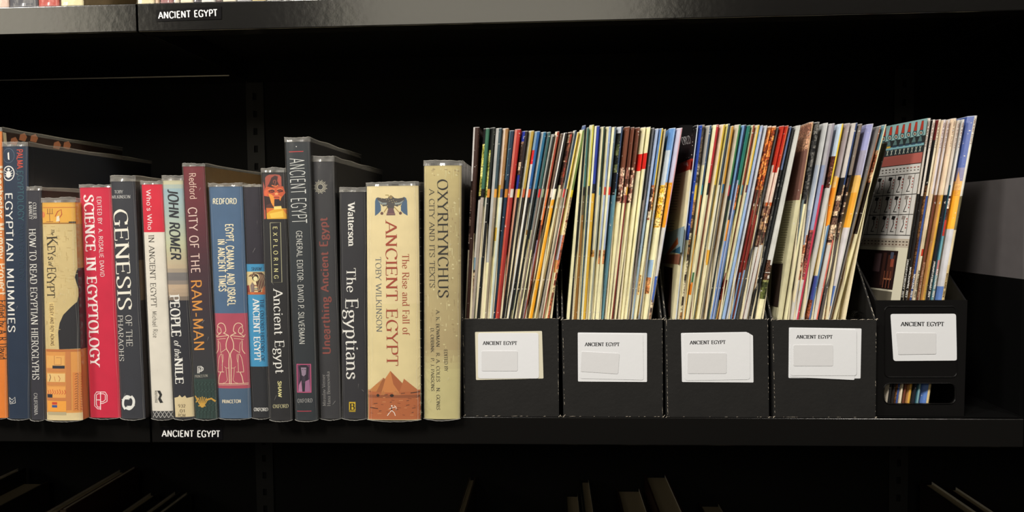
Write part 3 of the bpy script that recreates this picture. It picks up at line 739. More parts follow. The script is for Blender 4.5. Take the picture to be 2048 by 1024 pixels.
# --- K
b = Book('book', 'black book with a sky blue panel and a falcon picture', (485, 374), (523, 374), (504, 836), (541, 836), (40, 36, 46), D=0.155, side=(30, 28, 34), jtop=5, bulge=0.002, bands=((0, (42, 38, 50)), (0.331, (66, 150, 196)), (0.776, (36, 38, 44))))
pr = b.print(); pr.text('SHAW', (504, 539.5), (524, 539.5), 6.5, (30, 44, 70), 'serif'); pr.build('author_lettering', b.root)
pr = b.print(); pr.rect(493, 542, 533, 588, (226, 204, 150), 1.5)
fz = lambda *p: [(484 + x / 12.8, 520 + y / 12.8) for x, y in p]
pr.poly(fz((290, 300), (520, 300), (620, 430), (640, 660), (520, 720), (500, 805), (425, 805), (385, 580), (330, 420)), (92, 66, 54))
for k in range(7): pr.line(fz((430 + k * 22, 335 + k * 6), (480 + k * 24, 470 + k * 18), (440 + k * 30, 640 + k * 4), (430 + k * 16, 790 - k * 10)), 0.7, ((206, 180, 140), (150, 100, 90))[k % 2], True)
pr.disc(*fz((362, 430))[0], 7.6, 8.2, (232, 214, 160)); pr.disc(*fz((356, 432))[0], 6.6, 7.2, (52, 40, 40)); pr.disc(*fz((362, 462))[0], 4.4, 4.6, (244, 234, 180))
pr.poly(fz((176, 412), (215, 365), (280, 335), (350, 335), (360, 390), (300, 415), (250, 408), (200, 404)), (120, 86, 66)); pr.poly(fz((176, 412), (200, 385), (222, 400)), (50, 38, 36)); pr.line(fz((262, 372), (318, 380), (296, 408)), 1.2, (238, 226, 180)); pr.disc(*fz((285, 382))[0], 1.3, 1.2, (36, 28, 28))
pr.poly(fz((275, 550), (335, 620), (330, 805), (245, 805), (232, 640)), (104, 84, 92)); pr.line(fz((275, 580), (262, 800)), 0.9, (196, 180, 160)); pr.line(fz((305, 610), (300, 800)), 0.9, (190, 170, 150))
pr.poly(fz((300, 540), (370, 540), (385, 600), (340, 610)), (240, 226, 180)); pr.poly(fz((130, 640), (205, 625), (225, 820), (140, 830)), (146, 56, 50)); pr.line(fz((205, 630), (228, 800)), 1, (226, 196, 140))
for k in range(4): pr.line(fz((332, 640 + k * 40), (418, 640 + k * 40)), 1.6, ((130, 60, 50), (216, 190, 150), (80, 110, 130), (140, 80, 56))[k])
pr.poly(fz((525, 760), (560, 680), (630, 620), (645, 850), (525, 850)), (196, 110, 70)); pr.poly(fz((140, 805), (640, 805), (645, 868), (142, 868)), (190, 100, 58)); pr.line(fz((240, 830), (330, 830)), 2, (226, 120, 70))
pr.build('falcon_picture', b.root)
b.text('ANCIENT EGYPT', (507, 597), (510.5, 722), 12.5, (238, 240, 238), 'serifbold'); b.text('THE OXFORD HISTORY OF', (521.5, 597), (523.5, 722), 6.5, (26, 50, 84), 'serif')
b.text('OXFORD', (509, 822.5), (537, 822.5), 6.5, W_, 'serifbold', 'publisher_lettering')
# --- L
b = Book('book', 'black book with an orange lit pharaoh head at the top of its spine', (523.5, 345), (571, 345), (541, 841), (585, 841), (34, 34, 38), D=0.16, side=(26, 24, 28), jtop=9, bulge=0.002)
pr = b.print(); pr.rect(525, 348, 574, 437, (150, 56, 40), 2)
pz = lambda *p: [(520 + x / 9.31, 335 + y / 9.31) for x, y in p]
pr.rect(525, 348, 574, 437, (44, 38, 40), 2); pr.poly(pz((60, 250), (100, 360), (80, 540), (110, 950), (75, 950)), (170, 84, 76))
pr.poly(pz((105, 190), (130, 158), (180, 135), (300, 130), (370, 140), (405, 175), (412, 360), (108, 350)), (168, 82, 68)); pr.poly(pz((180, 300), (225, 190), (290, 150), (345, 170), (330, 250), (372, 330), (250, 365), (150, 345)), (66, 42, 42)); pr.poly(pz((345, 160), (370, 150), (398, 190), (400, 330), (360, 320)), (186, 90, 74))
pr.line(pz((262, 290), (262, 250), (290, 236), (306, 260), (290, 320), (300, 345)), 1.5, (150, 80, 66), True); pr.line(pz((230, 330), (300, 352), (350, 330)), 2.2, (226, 120, 66), True)
pr.poly(pz((118, 350), (250, 372), (300, 366), (438, 350), (476, 470), (410, 560), (384, 610), (280, 600), (275, 740), (225, 680), (190, 540), (90, 525), (78, 450)), (206, 92, 56))
pr.poly(pz((165, 480), (230, 500), (275, 540), (278, 720), (232, 680), (195, 560)), (240, 158, 66)); pr.poly(pz((370, 520), (410, 540), (392, 620), (374, 600)), (226, 130, 60)); pr.poly(pz((90, 440), (140, 400), (160, 480), (140, 525), (85, 510)), (224, 104, 66))
pr.poly(pz((170, 430), (270, 400), (285, 450), (250, 466), (180, 460)), (70, 34, 32)); pr.poly(pz((325, 420), (420, 400), (440, 450), (360, 465)), (74, 34, 32)); pr.line(pz((150, 420), (210, 395), (285, 412)), 1.4, (240, 140, 90), True); pr.line(pz((325, 412), (380, 392), (425, 410)), 1.4, (240, 140, 90), True); pr.line(pz((190, 446), (262, 436)), 1.2, (190, 80, 56)); pr.line(pz((340, 440), (410, 430)), 1.2, (190, 80, 56))
pr.poly(pz((285, 480), (320, 462), (352, 482), (345, 506), (290, 506)), (250, 172, 110)); pr.line(pz((262, 530), (320, 522), (376, 532)), 1.8, (236, 120, 84), True); pr.line(pz((268, 552), (372, 552)), 1.2, (110, 34, 30)); pr.line(pz((280, 568), (360, 568)), 1.6, (216, 100, 70))
pr.poly(pz((285, 585), (372, 585), (384, 715), (285, 722)), (48, 36, 46)); pr.poly(pz((100, 545), (188, 540), (226, 680), (272, 740), (115, 745)), (54, 34, 36)); pr.poly(pz((130, 690), (230, 660), (262, 740), (130, 745)), (86, 48, 46)); pr.poly(pz((400, 590), (480, 560), (500, 755), (398, 745)), (40, 30, 34))
pr.poly(pz((125, 745), (510, 760), (520, 950), (140, 950)), (232, 174, 52)); pr.poly(pz((125, 745), (300, 760), (200, 800), (135, 850)), (222, 110, 48)); pr.poly(pz((270, 720), (405, 712), (415, 765), (275, 775)), (250, 222, 130)); pr.poly(pz((190, 850), (430, 800), (450, 920), (220, 935)), (244, 204, 84)); pr.poly(pz((430, 765), (515, 780), (518, 880), (490, 860)), (214, 120, 44)); pr.line(pz((100, 780), (110, 940)), 2, (190, 96, 70))
pr.build('pharaoh_picture', b.root)
pr = b.print(); pr.line([(541.5, 444.5), (562, 444), (565, 563), (545, 563.5), (541.5, 444.5)], 1.0, (190, 186, 150)); pr.text('EXPLORING', (547.5, 452), (550, 556), 8, (234, 226, 160), 'wide'); pr.build('series_lettering', b.root)
b.text('Ancient Egypt', (548, 577), (553, 746), 18, W_, 'serif')
b.text('SHAW', (557, 762), (558, 794), 7, (234, 226, 160), 'sansbold', 'author_lettering'); b.text('OXFORD', (547, 816.5), (578, 815.5), 7, (226, 218, 170), 'serif', 'publisher_lettering')
# --- M
b = Book('book', 'tallest dark slate book lettered ANCIENT EGYPT in narrow white capitals', (571, 284), (620, 284), (592, 841), (636, 841), (42, 48, 54), D=0.20, side=(38, 36, 38), jtop=9, bulge=0.0025)
pr = b.print(); pr.line([(579, 303.5), (608, 303)], 1.6, (190, 60, 60)); pr.disc(594, 293.5, 1, 1, W_); pr.line([(595, 823), (624, 822.5)], 1.4, (190, 60, 80)); pr.build('spine_rules', b.root)
b.text('ANCIENT EGYPT', (580.5, 317), (585.5, 446), 29, (222, 224, 220), 'sanslight'); b.text('GENERAL EDITOR: DAVID P. SILVERMAN', (594, 460), (600, 687), 11, (206, 206, 200), 'sans', 'editor_lettering')
pr = b.print(); pr.rect(594, 727, 623, 785, (206, 90, 130), 1); pr.rect(595.5, 728.5, 621.5, 783.5, (104, 56, 88), 1); pr.poly([(598, 732), (603, 729), (614, 729), (619, 734), (618, 752), (622, 783), (598, 783), (601, 750)], (40, 34, 48))
pr.poly([(603, 734), (614, 734), (613, 748), (609, 752), (605, 750)], (150, 130, 150)); pr.poly([(606, 752), (612, 752), (612, 766), (606, 766)], (60, 50, 66)); pr.poly([(599, 770), (604, 760), (606, 783), (598, 783)], (176, 124, 156)); pr.poly([(612, 762), (620, 758), (622, 783), (611, 783)], (160, 108, 144)); pr.line([(605, 738), (608, 738)], 1, (30, 24, 34)); pr.line([(610, 738), (613, 738)], 1, (30, 24, 34)); pr.build('pharaoh_picture', b.root)
b.text('OXFORD', (596, 805.5), (626, 804.5), 7.5, (200, 198, 196), 'wides', 'publisher_lettering')
# --- N
b = Book('book', 'grey book with a sunburst and dull red lettering running upwards', (625, 323), (668, 324), (641, 838), (683, 838), (54, 54, 58), D=0.215, side=(40, 38, 40), jtop=11, bulge=0.003)
b.text('Unearthing Ancient Egypt', (662, 707), (655, 434), 15.5, (134, 72, 66), 'sansbold')
pr = b.print(); pr.ring(642, 373, 6, 1.2, (205, 200, 180))
for k in range(24):
    a = k * math.pi / 12; r1 = 12 + (k % 2) * 2; pr.line([(642 + 7.5 * math.cos(a), 373 + 7.5 * math.sin(a)), (642 + r1 * math.cos(a), 373 + r1 * math.sin(a))], 1.0, (205, 200, 180))
pr.build('sunburst', b.root)
pr = b.print(); pr.text('Miroslav Verner', (653, 812), (651, 748), 6.5, (150, 148, 146), 'serif'); pr.text('Hana Benesovska', (662.5, 812), (660.5, 742), 6.5, (150, 148, 146), 'serif'); pr.build('author_lettering', b.root)
# --- O
b = Book('book', 'charcoal book lettered The Egyptians in large white type', (680, 384), (732, 384), (686, 838), (734, 838), (44, 44, 50), D=0.16, side=(34, 34, 38), jtop=9, bulge=0.002)
b.text('Watterson', (697, 406), (698, 491), 13.5, W_, 'serifbold', 'author_lettering'); b.text('The', (694, 535), (694.5, 583), 18, W_, 'serif'); b.text('Egyptians', (692, 596), (694, 758), 25, W_, 'serif')
pr = b.print(); pr.rect(699, 804, 712, 824, (214, 180, 44)); pr.text('B', (700.5, 820), (710, 820), 13, (30, 28, 26), 'serifbold'); pr.line([(699, 822), (712, 822)], 1, (30, 28, 26)); pr.build('spine_emblem', b.root)
# --- P
b = Book('book', 'thickest cream book with a winged bird above and pyramids below', (733.5, 372), (837, 372), (736, 841), (842, 841), (228, 212, 162), D=0.165, side=(64, 60, 56), jtop=8, bulge=0.004, bands=((0, (231, 214, 166)), (0.5, (226, 210, 160))))
pr = b.print()
n_ = (66, 74, 92)
pr.poly([(751, 431), (751, 402), (753, 396), (757, 394), (763, 397), (760, 404), (763, 412), (763, 421), (757, 427)], (78, 104, 132)); pr.poly([(816, 431), (815, 402), (813, 396), (809, 394), (803, 397), (806, 404), (803, 412), (803, 421), (809, 427)], (78, 104, 132))
pr.poly([(754, 395), (760, 395), (770, 397), (777, 396), (780, 392), (786, 392), (790, 396), (797, 397), (810, 395), (810, 401), (803, 409), (796, 413), (790, 411), (789, 417), (777, 417), (774, 411), (768, 412), (760, 406)], (84, 80, 78))
pr.poly([(757, 400), (766, 405), (775, 405), (774, 409), (765, 409), (760, 405)], (146, 156, 156)); pr.poly([(809, 400), (800, 405), (790, 405), (791, 409), (800, 409), (805, 406)], (146, 156, 156))
for i in range(40): pr.disc(764 + (i * 17) % 40, 397 + (i * 7) % 17, 0.8, 0.8, ((196, 180, 132), (60, 58, 62))[i % 2], 6)
pr.poly([(778, 416), (788, 416), (792, 430), (774, 430)], (112, 84, 88)); pr.line([(774, 427), (792, 427)], 1.2, (150, 110, 100)); pr.line([(776, 414), (769, 424)], 1.6, (170, 140, 80)); pr.line([(790, 414), (799, 424)], 1.6, (170, 140, 80)); pr.disc(765, 426, 3, 3, (110, 80, 70)); pr.disc(802, 426, 3, 3, (110, 80, 70)); pr.disc(783, 394, 3.5, 3.5, (150, 130, 90)); pr.line([(778, 393), (778, 390), (772, 390)], 1.4, (160, 140, 80), False)
pr.build('bird_picture', b.root)
b.text('ANCIENT EGYPT', (772.5, 442), (775, 731), 22, (166, 72, 52), 'serif'); b.text('The Rise and Fall of', (805.5, 507), (806.5, 669), 13, (172, 84, 60), 'serif'); b.text('TOBY WILKINSON', (752, 513), (754, 663), 11, (96, 104, 112), 'seriflight', 'author_lettering')
pr = b.print(); pr.rect(736.5, 780, 841, 840, (182, 104, 62), 0.5)
pr.poly([(737, 783), (768, 755), (790, 784)], (196, 130, 72)); pr.poly([(753, 785), (782, 741), (824, 785)], (204, 132, 76)); pr.poly([(753, 785), (768, 755), (772, 758), (764, 785)], (166, 100, 58)); pr.poly([(782, 741), (824, 785), (800, 785), (788, 768)], (172, 98, 58)); pr.poly([(800, 784), (809, 757), (841, 784)], (186, 112, 68))
pr.poly([(758, 794), (768, 781), (776, 794)], (188, 122, 72)); pr.poly([(784, 792), (792, 780), (806, 792)], (190, 124, 74)); pr.rect(736.5, 790, 841, 796, (150, 86, 54))
for i in range(34):
    x = 738 + (i * 29) % 98; y = 784 + (i * 11) % 48; pr.line([(x, y), (x + 4 + i % 5, y + (i % 3) - 1)], 1.3, ((96, 58, 42), (206, 140, 90), (140, 76, 48))[i % 3])
pr.disc(757, 791, 3, 3, (50, 34, 28)); pr.disc(785, 791, 4, 3, (46, 32, 26)); pr.line([(741, 816), (757, 818)], 1.6, (66, 40, 34)); pr.line([(822, 786), (840, 784)], 1.8, (70, 44, 36)); pr.build('pyramid_picture', b.root)
pr = b.print(); c_ = (246, 240, 230); pr.line([(784, 814), (785, 822)], 2, c_); pr.disc(785, 812, 1.5, 1.5, c_); pr.line([(785, 821), (790, 826), (792, 832)], 1.3, c_); pr.line([(785, 821), (780, 826), (776, 832)], 1.3, c_); pr.line([(784, 816), (779, 819)], 1.2, c_); pr.line([(785, 816), (793, 814)], 1.2, c_); pr.line([(790, 811), (794, 815), (793, 821)], 1, c_); pr.build('spine_emblem', b.root)
pr = Print(b.sidesurf())
for k in range(25): y = 383 + k * 18.4; pr.line([(839.5, y), (845.5, y)], 1.8, (206, 200, 186)); pr.line([(841, y + 9), (842, y + 9)], 9, ((88, 84, 80), (110, 96, 80))[k % 2])
pr.build('cover_picture', b.root)
# --- Q
b = Book('book', 'worn khaki book lettered OXYRHYNCHUS beside the first black box', (848.5, 332), (923, 331), (848.5, 839), (920, 839), (188, 174, 126), D=0.17, side=(64, 58, 50), jtop=10, bulge=0.0045, bands=grad([(0, (200, 184, 130)), (0.2, (184, 168, 122)), (0.55, (182, 166, 122)), (0.7, (178, 160, 118)), (0.8, (200, 190, 138))], 40))
b.text('OXYRHYNCHUS', (876, 359), (877.5, 594), 20, (42, 40, 36), 'serif'); b.text('A CITY AND ITS TEXTS', (859, 378), (860, 574), 10.5, (56, 52, 46), 'seriflight')
pr = b.print(); pr.text('A. K. BOWMAN   R. A. COLES   N. GONIS', (873, 619), (874, 820), 6.8, (58, 54, 46)); pr.text('D. OBBINK   P. J. PARSONS', (862, 655), (863, 782), 6.5, (58, 54, 46)); pr.text('EDITED BY', (889, 698), (890, 742), 6.5, (58, 54, 46)); pr.build('editor_lettering', b.root)
pr = b.print(); pr.step = 0.03; rr = random.Random(5)
for i in range(150):
    band = rr.choice(((336, 352, 862, 915), (395, 470, 895, 920), (460, 560, 890, 920), (560, 660, 850, 918), (600, 730, 850, 918)))
    y = rr.uniform(*band[:2]); x = rr.uniform(*band[2:]); wd = rr.uniform(0.8, 4); h_ = rr.uniform(0.8, 4)
    if rr.random() < .4: h_ *= rr.uniform(2, 5); wd *= .5
    else: wd *= rr.uniform(1, 2)
    pr.poly([(x + rr.uniform(-.5, .5), y), (x + wd * .6, y - h_ * .2), (x + wd, y + h_ * .3), (x + wd * rr.uniform(.5, 1), y + h_), (x + wd * .2, y + h_ * .8)], rr.choice(((212, 202, 152), (206, 194, 146), (166, 148, 106), (220, 210, 164), (172, 154, 112))))
pr.build('worn_patches', b.root)

# --- books of the upper shelf (only their feet show) and of the lower shelf (only their heads show)
UZ = ZS['upper']
def upper(x0, x1, col, label, H=0.235, D=0.16, Y=None, side=None):
    Y = 0.010 if Y is None else Y
    a = P(x0, -10, Y); b_ = P(x1, -10, Y)
    def px(v): return proj(v)
    c = [proj((a.x, Y + .0028, UZ + H)), proj((b_.x, Y + .0028, UZ + H)), proj((a.x, Y + .0028, UZ)), proj((b_.x, Y + .0028, UZ))]
    return Book('book', label, *c, col, D=D, z0=UZ, Y=Y, group='books on the upper shelf', side=side)
upper(-30, 13, (226, 196, 180), 'pink and white book, first at the left on the upper shelf', side=(200, 120, 110))
upper(14.5, 71, (72, 72, 80), 'grey blue plastic covered book between pink and red books on the upper shelf')
upper(73, 114, (190, 74, 62), 'red book beside the cream one on the upper shelf')
upper(118, 163, (232, 220, 170), 'cream book at the end of the left group on the upper shelf', side=(150, 130, 100))
specs = [(272, 306, (226, 212, 170), 'cream book just right of the bay joint, foot on the upper shelf'), (308, 316, (200, 170, 140), 'thin tan book on the upper shelf above the label strip'), (318, 344, (150, 92, 92), 'dull rose book above the label strip on the upper shelf'),
 (346, 356, (214, 204, 186), 'thin ivory book above the label strip on the upper shelf'), (358, 384, (232, 220, 190), 'pale cream book above the end of the label strip'), (386, 398, (60, 50, 64), 'thin dark violet book on the upper shelf'),
 (400, 428, (218, 216, 210), 'white book right of the dark violet one on the upper shelf'), (430, 441, (90, 60, 60), 'thin brown book between white books on the upper shelf'), (443, 470, (224, 214, 190), 'ivory book on the upper shelf right of the thin brown one'),
 (472, 500, (180, 180, 184), 'light grey book on the upper shelf'), (502, 530, (228, 206, 150), 'yellowish book near the end of the upper right group'), (532, 558, (226, 222, 214), 'last white book of the upper right group')]
for x0, x1, c_, l_ in specs: upper(x0, x1, c_, l_)

def lower(px, py, wpx, D, col, label, lean=0.0, front=0.03, side=None):
    "px,py: where the top rear right corner shows; stands on the lower shelf"
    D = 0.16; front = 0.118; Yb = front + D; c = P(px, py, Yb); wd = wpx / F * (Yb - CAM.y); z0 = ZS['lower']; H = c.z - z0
    col = tuple(v * 0.5 for v in col); side = tuple(v * 0.5 for v in side) if side else None  # shade under the shelf put into the cover colours
    q = []
    for (x, z) in ((c.x - wd, c.z), (c.x, c.z), (c.x - wd - lean * H, z0), (c.x - lean * H, z0)):
        q.append(proj((x, front + 0.0028, z)))
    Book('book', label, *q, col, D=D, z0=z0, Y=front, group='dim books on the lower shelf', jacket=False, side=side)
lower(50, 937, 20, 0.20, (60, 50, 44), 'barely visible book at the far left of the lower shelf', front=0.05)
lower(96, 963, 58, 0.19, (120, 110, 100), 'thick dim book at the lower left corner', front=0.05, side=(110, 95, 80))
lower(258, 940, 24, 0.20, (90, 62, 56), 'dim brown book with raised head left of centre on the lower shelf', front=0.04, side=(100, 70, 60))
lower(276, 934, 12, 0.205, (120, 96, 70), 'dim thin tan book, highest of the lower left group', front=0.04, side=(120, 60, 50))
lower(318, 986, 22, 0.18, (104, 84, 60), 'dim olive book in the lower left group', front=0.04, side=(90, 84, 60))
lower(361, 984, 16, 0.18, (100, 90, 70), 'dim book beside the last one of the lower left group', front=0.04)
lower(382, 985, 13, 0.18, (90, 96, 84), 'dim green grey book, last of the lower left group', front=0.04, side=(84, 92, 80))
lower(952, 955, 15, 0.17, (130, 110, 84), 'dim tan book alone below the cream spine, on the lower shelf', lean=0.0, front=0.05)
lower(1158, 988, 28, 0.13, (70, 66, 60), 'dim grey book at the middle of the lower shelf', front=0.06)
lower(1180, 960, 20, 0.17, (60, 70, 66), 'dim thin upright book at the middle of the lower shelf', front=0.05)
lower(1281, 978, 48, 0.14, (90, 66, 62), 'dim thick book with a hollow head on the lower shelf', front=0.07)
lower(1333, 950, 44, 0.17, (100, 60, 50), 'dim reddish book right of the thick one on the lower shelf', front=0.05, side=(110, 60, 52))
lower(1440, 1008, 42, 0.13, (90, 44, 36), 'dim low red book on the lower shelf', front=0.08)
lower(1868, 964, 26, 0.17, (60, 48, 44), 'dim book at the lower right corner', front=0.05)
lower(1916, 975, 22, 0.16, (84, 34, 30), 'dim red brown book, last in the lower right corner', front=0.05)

# --- the pale book standing right of the last magazines
pt_ = P(2052, 353, 0.012)
Yr = 0.012; xr = P(2062, 440, Yr).x
q = [proj((xr, Yr + .0028, pt_.z)), proj((xr + 0.03, Yr + .0028, pt_.z)), proj((xr, Yr + .0028, 0)), proj((xr + 0.03, Yr + .0028, 0))]
zb = P(2052, 560, Yr).z
b = Book('book', 'pale grey book with black foot standing right of the last magazines', *q, (100, 96, 97), D=0.19, z0=0.0, Y=Yr, side=(92, 88, 89), jacket=False,
         bands=((0, (100, 96, 97)), (1 - zb / pt_.z, (5, 5, 5))), sidebands=((0, (92, 88, 89)), (1 - zb / pt_.z, (3, 3, 3))))
# ------------------------------------------------------------------ magazine boxes
ORD = ['leftmost', 'second', 'third', 'fourth', 'fifth', 'sixth', 'seventh', 'eighth', 'ninth', 'tenth', 'eleventh', 'twelfth', 'thirteenth', 'fourteenth', 'fifteenth', 'sixteenth',
       'seventeenth', 'eighteenth', 'nineteenth', 'twentieth', 'twenty-first', 'twenty-second']
def worn(pa, pb, n, seed, parent, wd=0.0009, out=Vector((0, -0.0004, 0)), dens=0.6, name='worn_edge', ml=1.0):
    "frayed paper fibres along a box edge: little tufts of irregular size"
    r = random.Random(seed); mb = MB(); d = (pb - pa); L = d.length; d.normalize()
    side = d.cross(Vector((0, 1, 0)))
    side = side.normalized() if side.length > 0.1 else Vector((1, 0, 0))
    for i in range(n):
        if r.random() > dens: continue
        t = (i + r.random()) / n * L; l = r.uniform(0.0006, 0.004) * (1 if r.random() < 0.8 else 2.2) * ml; w1 = wd * r.uniform(0.25, 0.8)
        c = pa + d * t
        mb.face([c + side * w1 * -.5 + out, c + d * l * .5 + side * r.uniform(-.3, .3) * w1 + out * 1.6, c + d * l + side * w1 * .4 + out, c + d * l * .5 + side * w1 + out * 1.3])
    return mb.build(name, WORN, parent)

class Box:
    def __init__(s, label, TL, TR, BL, BR, cardlabel, seed):
        s.q = [Vector(p) for p in (TL, TR, BL, BR)]
        foot = (s.q[2] + s.q[3]) / 2; s.Y = max(depth_of(foot.x, foot.y, 0.0), Y_LIP + 0.0012)
        Y = s.Y; c = [P(p.x, p.y, Y) for p in s.q]; c[2].z = c[3].z = 0.0003; zt = (c[0].z + c[1].z) / 2; c[0].z = c[1].z = zt
        s.c = c; s.zt = zt; th = 0.0018; D = 0.245; s.D = D; s.th = th
        r = thing('magazine_box', ((c[2].x + c[3].x) / 2, Y + D / 2, 0.0003), label, 'magazine box', 'black cardboard magazine boxes'); s.root = r
        m = MB(); m.prism([c[2], c[3], c[1], c[0]], (0, th, 0)); m.build('front_panel', CARD, r)
        for k, (top, bot, sg) in enumerate(((c[0], c[2], 1), (c[1], c[3], -1))):
            dy = [th, th, 0.125, D, D]; zz = [0.0003, zt, 0.248, 0.248, 0.0003]
            def sx(z): return bot.x + (top.x - bot.x) * (z / zt) if z < zt else top.x
            loop = [Vector((sx(z), Y + d, z)) for d, z in zip(dy, zz)]
            m = MB(); m.prism(loop, (sg * th, 0, 0)); m.build('side_panel', CARD, r)
            worn(loop[1] + Vector((sg * .0009, 0, 0.0002)), loop[2] + Vector((sg * .0009, 0, 0.0002)), 46, seed + k, r, out=Vector((0, -0.0004, 0.0004)), dens=0.75)
        m = MB(); m.box((c[2].x + th, Y + D - th, 0.0003), (c[3].x - th, Y + D, 0.248)); m.build('back_panel', CARD, r)
        m = MB(); m.box((max(c[0].x, c[2].x) + th, Y + th, 0.0003), (min(c[1].x, c[3].x) - th, Y + D - th, 0.002)); m.build('base_panel', CARDIN, r)
        worn(c[0], c[1], 60, seed + 3, r, wd=0.0008, dens=0.55); 
        worn(c[2] + Vector((0.0014, 0, 0)), c[0] + Vector((0.0014, 0, 0)), 42, seed + 4, r, wd=0.0006, dens=0.5); worn(c[3] + Vector((-.0004, 0, 0)), c[1] + Vector((-.0004, 0, 0)), 40, seed + 5, r, wd=0.0005, dens=0.35)
        for p in (c[0], c[1], c[2], c[3]): worn(p + Vector((-.001, 0, -.0012)), p + Vector((.001, 0, .0008)), 5, seed + 9, r, wd=0.0016, dens=0.9, name='crushed_corner', ml=0.3)
        worn(c[2] + Vector((0, 0, .0005)), c[3] + Vector((0, 0, .0005)), 30, seed + 6, r, wd=0.0005, dens=0.3)
        # card labels, each glued over the last
        for i, (nm, mat, quad, r_) in enumerate(cardlabel['sheets']):
            s.sheet(nm, mat, quad, 0.00025 + i * 0.0003, r_)
        lift = 0.00052 + 0.0003 * (len(cardlabel['sheets']) - 2)
        pr = Print(lambda x, y, k: P(x, y, Y - lift - k)); t0, t1, th_ = cardlabel['text']
        pr.text('ANCIENT EGYPT', t0, t1, th_, (26, 26, 28), 'serifbold'); pr.build('label_lettering', r)
    def sheet(s, nm, mat, quad, lift, rr):
        q = [Vector(p) for p in quad]; pts = []
        for i in range(len(q)):
            a, b, c = q[i - 1], q[i], q[(i + 1) % len(q)]; d1 = (a - b).normalized() * rr; d2 = (c - b).normalized() * rr
            for t in (0, .25, .5, .75, 1): pts.append(b + d1 * (1 - t) ** 2 + d2 * t ** 2)
        w_ = [P(p.x, p.y, s.Y - lift - 0.00025) for p in pts]
        m = MB(); m.prism(w_, (0, 0.0003, 0)); o = m.build(nm, mat, s.root); return o

Q = lambda x0, y0, x1, y1, sk=0, t=0: [(x0, y0), (x1, y0 + t), (x1 + sk, y1 + t), (x0 + sk, y1)]
b1 = Box('leftmost black cardboard magazine box, beside the khaki book', (923, 637), (1117, 637.5), (928, 836), (1118, 838),
    dict(sheets=[('yellowed_label', YPAPER, [(950, 664), (1084, 662), (1087, 757), (952, 760)], 2), ('paper_label', PAPER, [(956, 666), (1077, 666), (1078, 757), (956, 757)], 5), ('blank_sticker', GPAPER, Q(963, 702, 1035, 742), 3)],
         text=((966, 689.5), (1034, 689.5), 6.8)), 11)
b2 = Box('second black cardboard magazine box, its inner sticker tilted', (1123, 638), (1325, 640), (1127, 839), (1326, 842),
    dict(sheets=[('yellowed_label', PAPER, [(1155.5, 665), (1294, 666), (1294, 764), (1156, 763)], 2), ('paper_label', PAPER, [(1157, 667), (1286, 668), (1287, 760), (1160, 757)], 4), ('blank_sticker', GPAPER, [(1163, 703), (1239, 707), (1236, 748), (1161, 743)], 3)],
         text=((1170, 692), (1239, 692), 6.8)), 31)
b3 = Box('third black cardboard magazine box, with wide labels at its front', (1330, 637.5), (1536, 640), (1333, 842.5), (1538, 844.5),
    dict(sheets=[('yellowed_label', PAPER, [(1362, 666), (1493, 664), (1506, 671), (1507, 765), (1364, 764)], 2), ('paper_label', PAPER, [(1367, 667), (1500, 665), (1500, 759), (1370, 761)], 6), ('blank_sticker', GPAPER, Q(1375, 706, 1453, 747), 3)],
         text=((1380, 688.5), (1451, 687.5), 6.8)), 51)
b4 = Box('fourth black cardboard magazine box, coiled strip inside it', (1543, 638), (1753, 641), (1547, 845), (1751, 846.5),
    dict(sheets=[('yellowed_label', PAPER, [(1578, 655), (1723, 657), (1721, 757), (1577, 756)], 2), ('second_label', PAPER, [(1580, 658), (1712, 658), (1709, 760), (1580, 754)], 3), ('paper_label', PAPER, [(1580, 656), (1713, 660), (1713, 751), (1581, 751)], 5), ('blank_sticker', GPAPER, Q(1587, 690, 1666, 732), 3)],
         text=((1593, 677), (1665, 677), 6.8)), 71)
for o in b2.root, b3.root, b4.root: pass

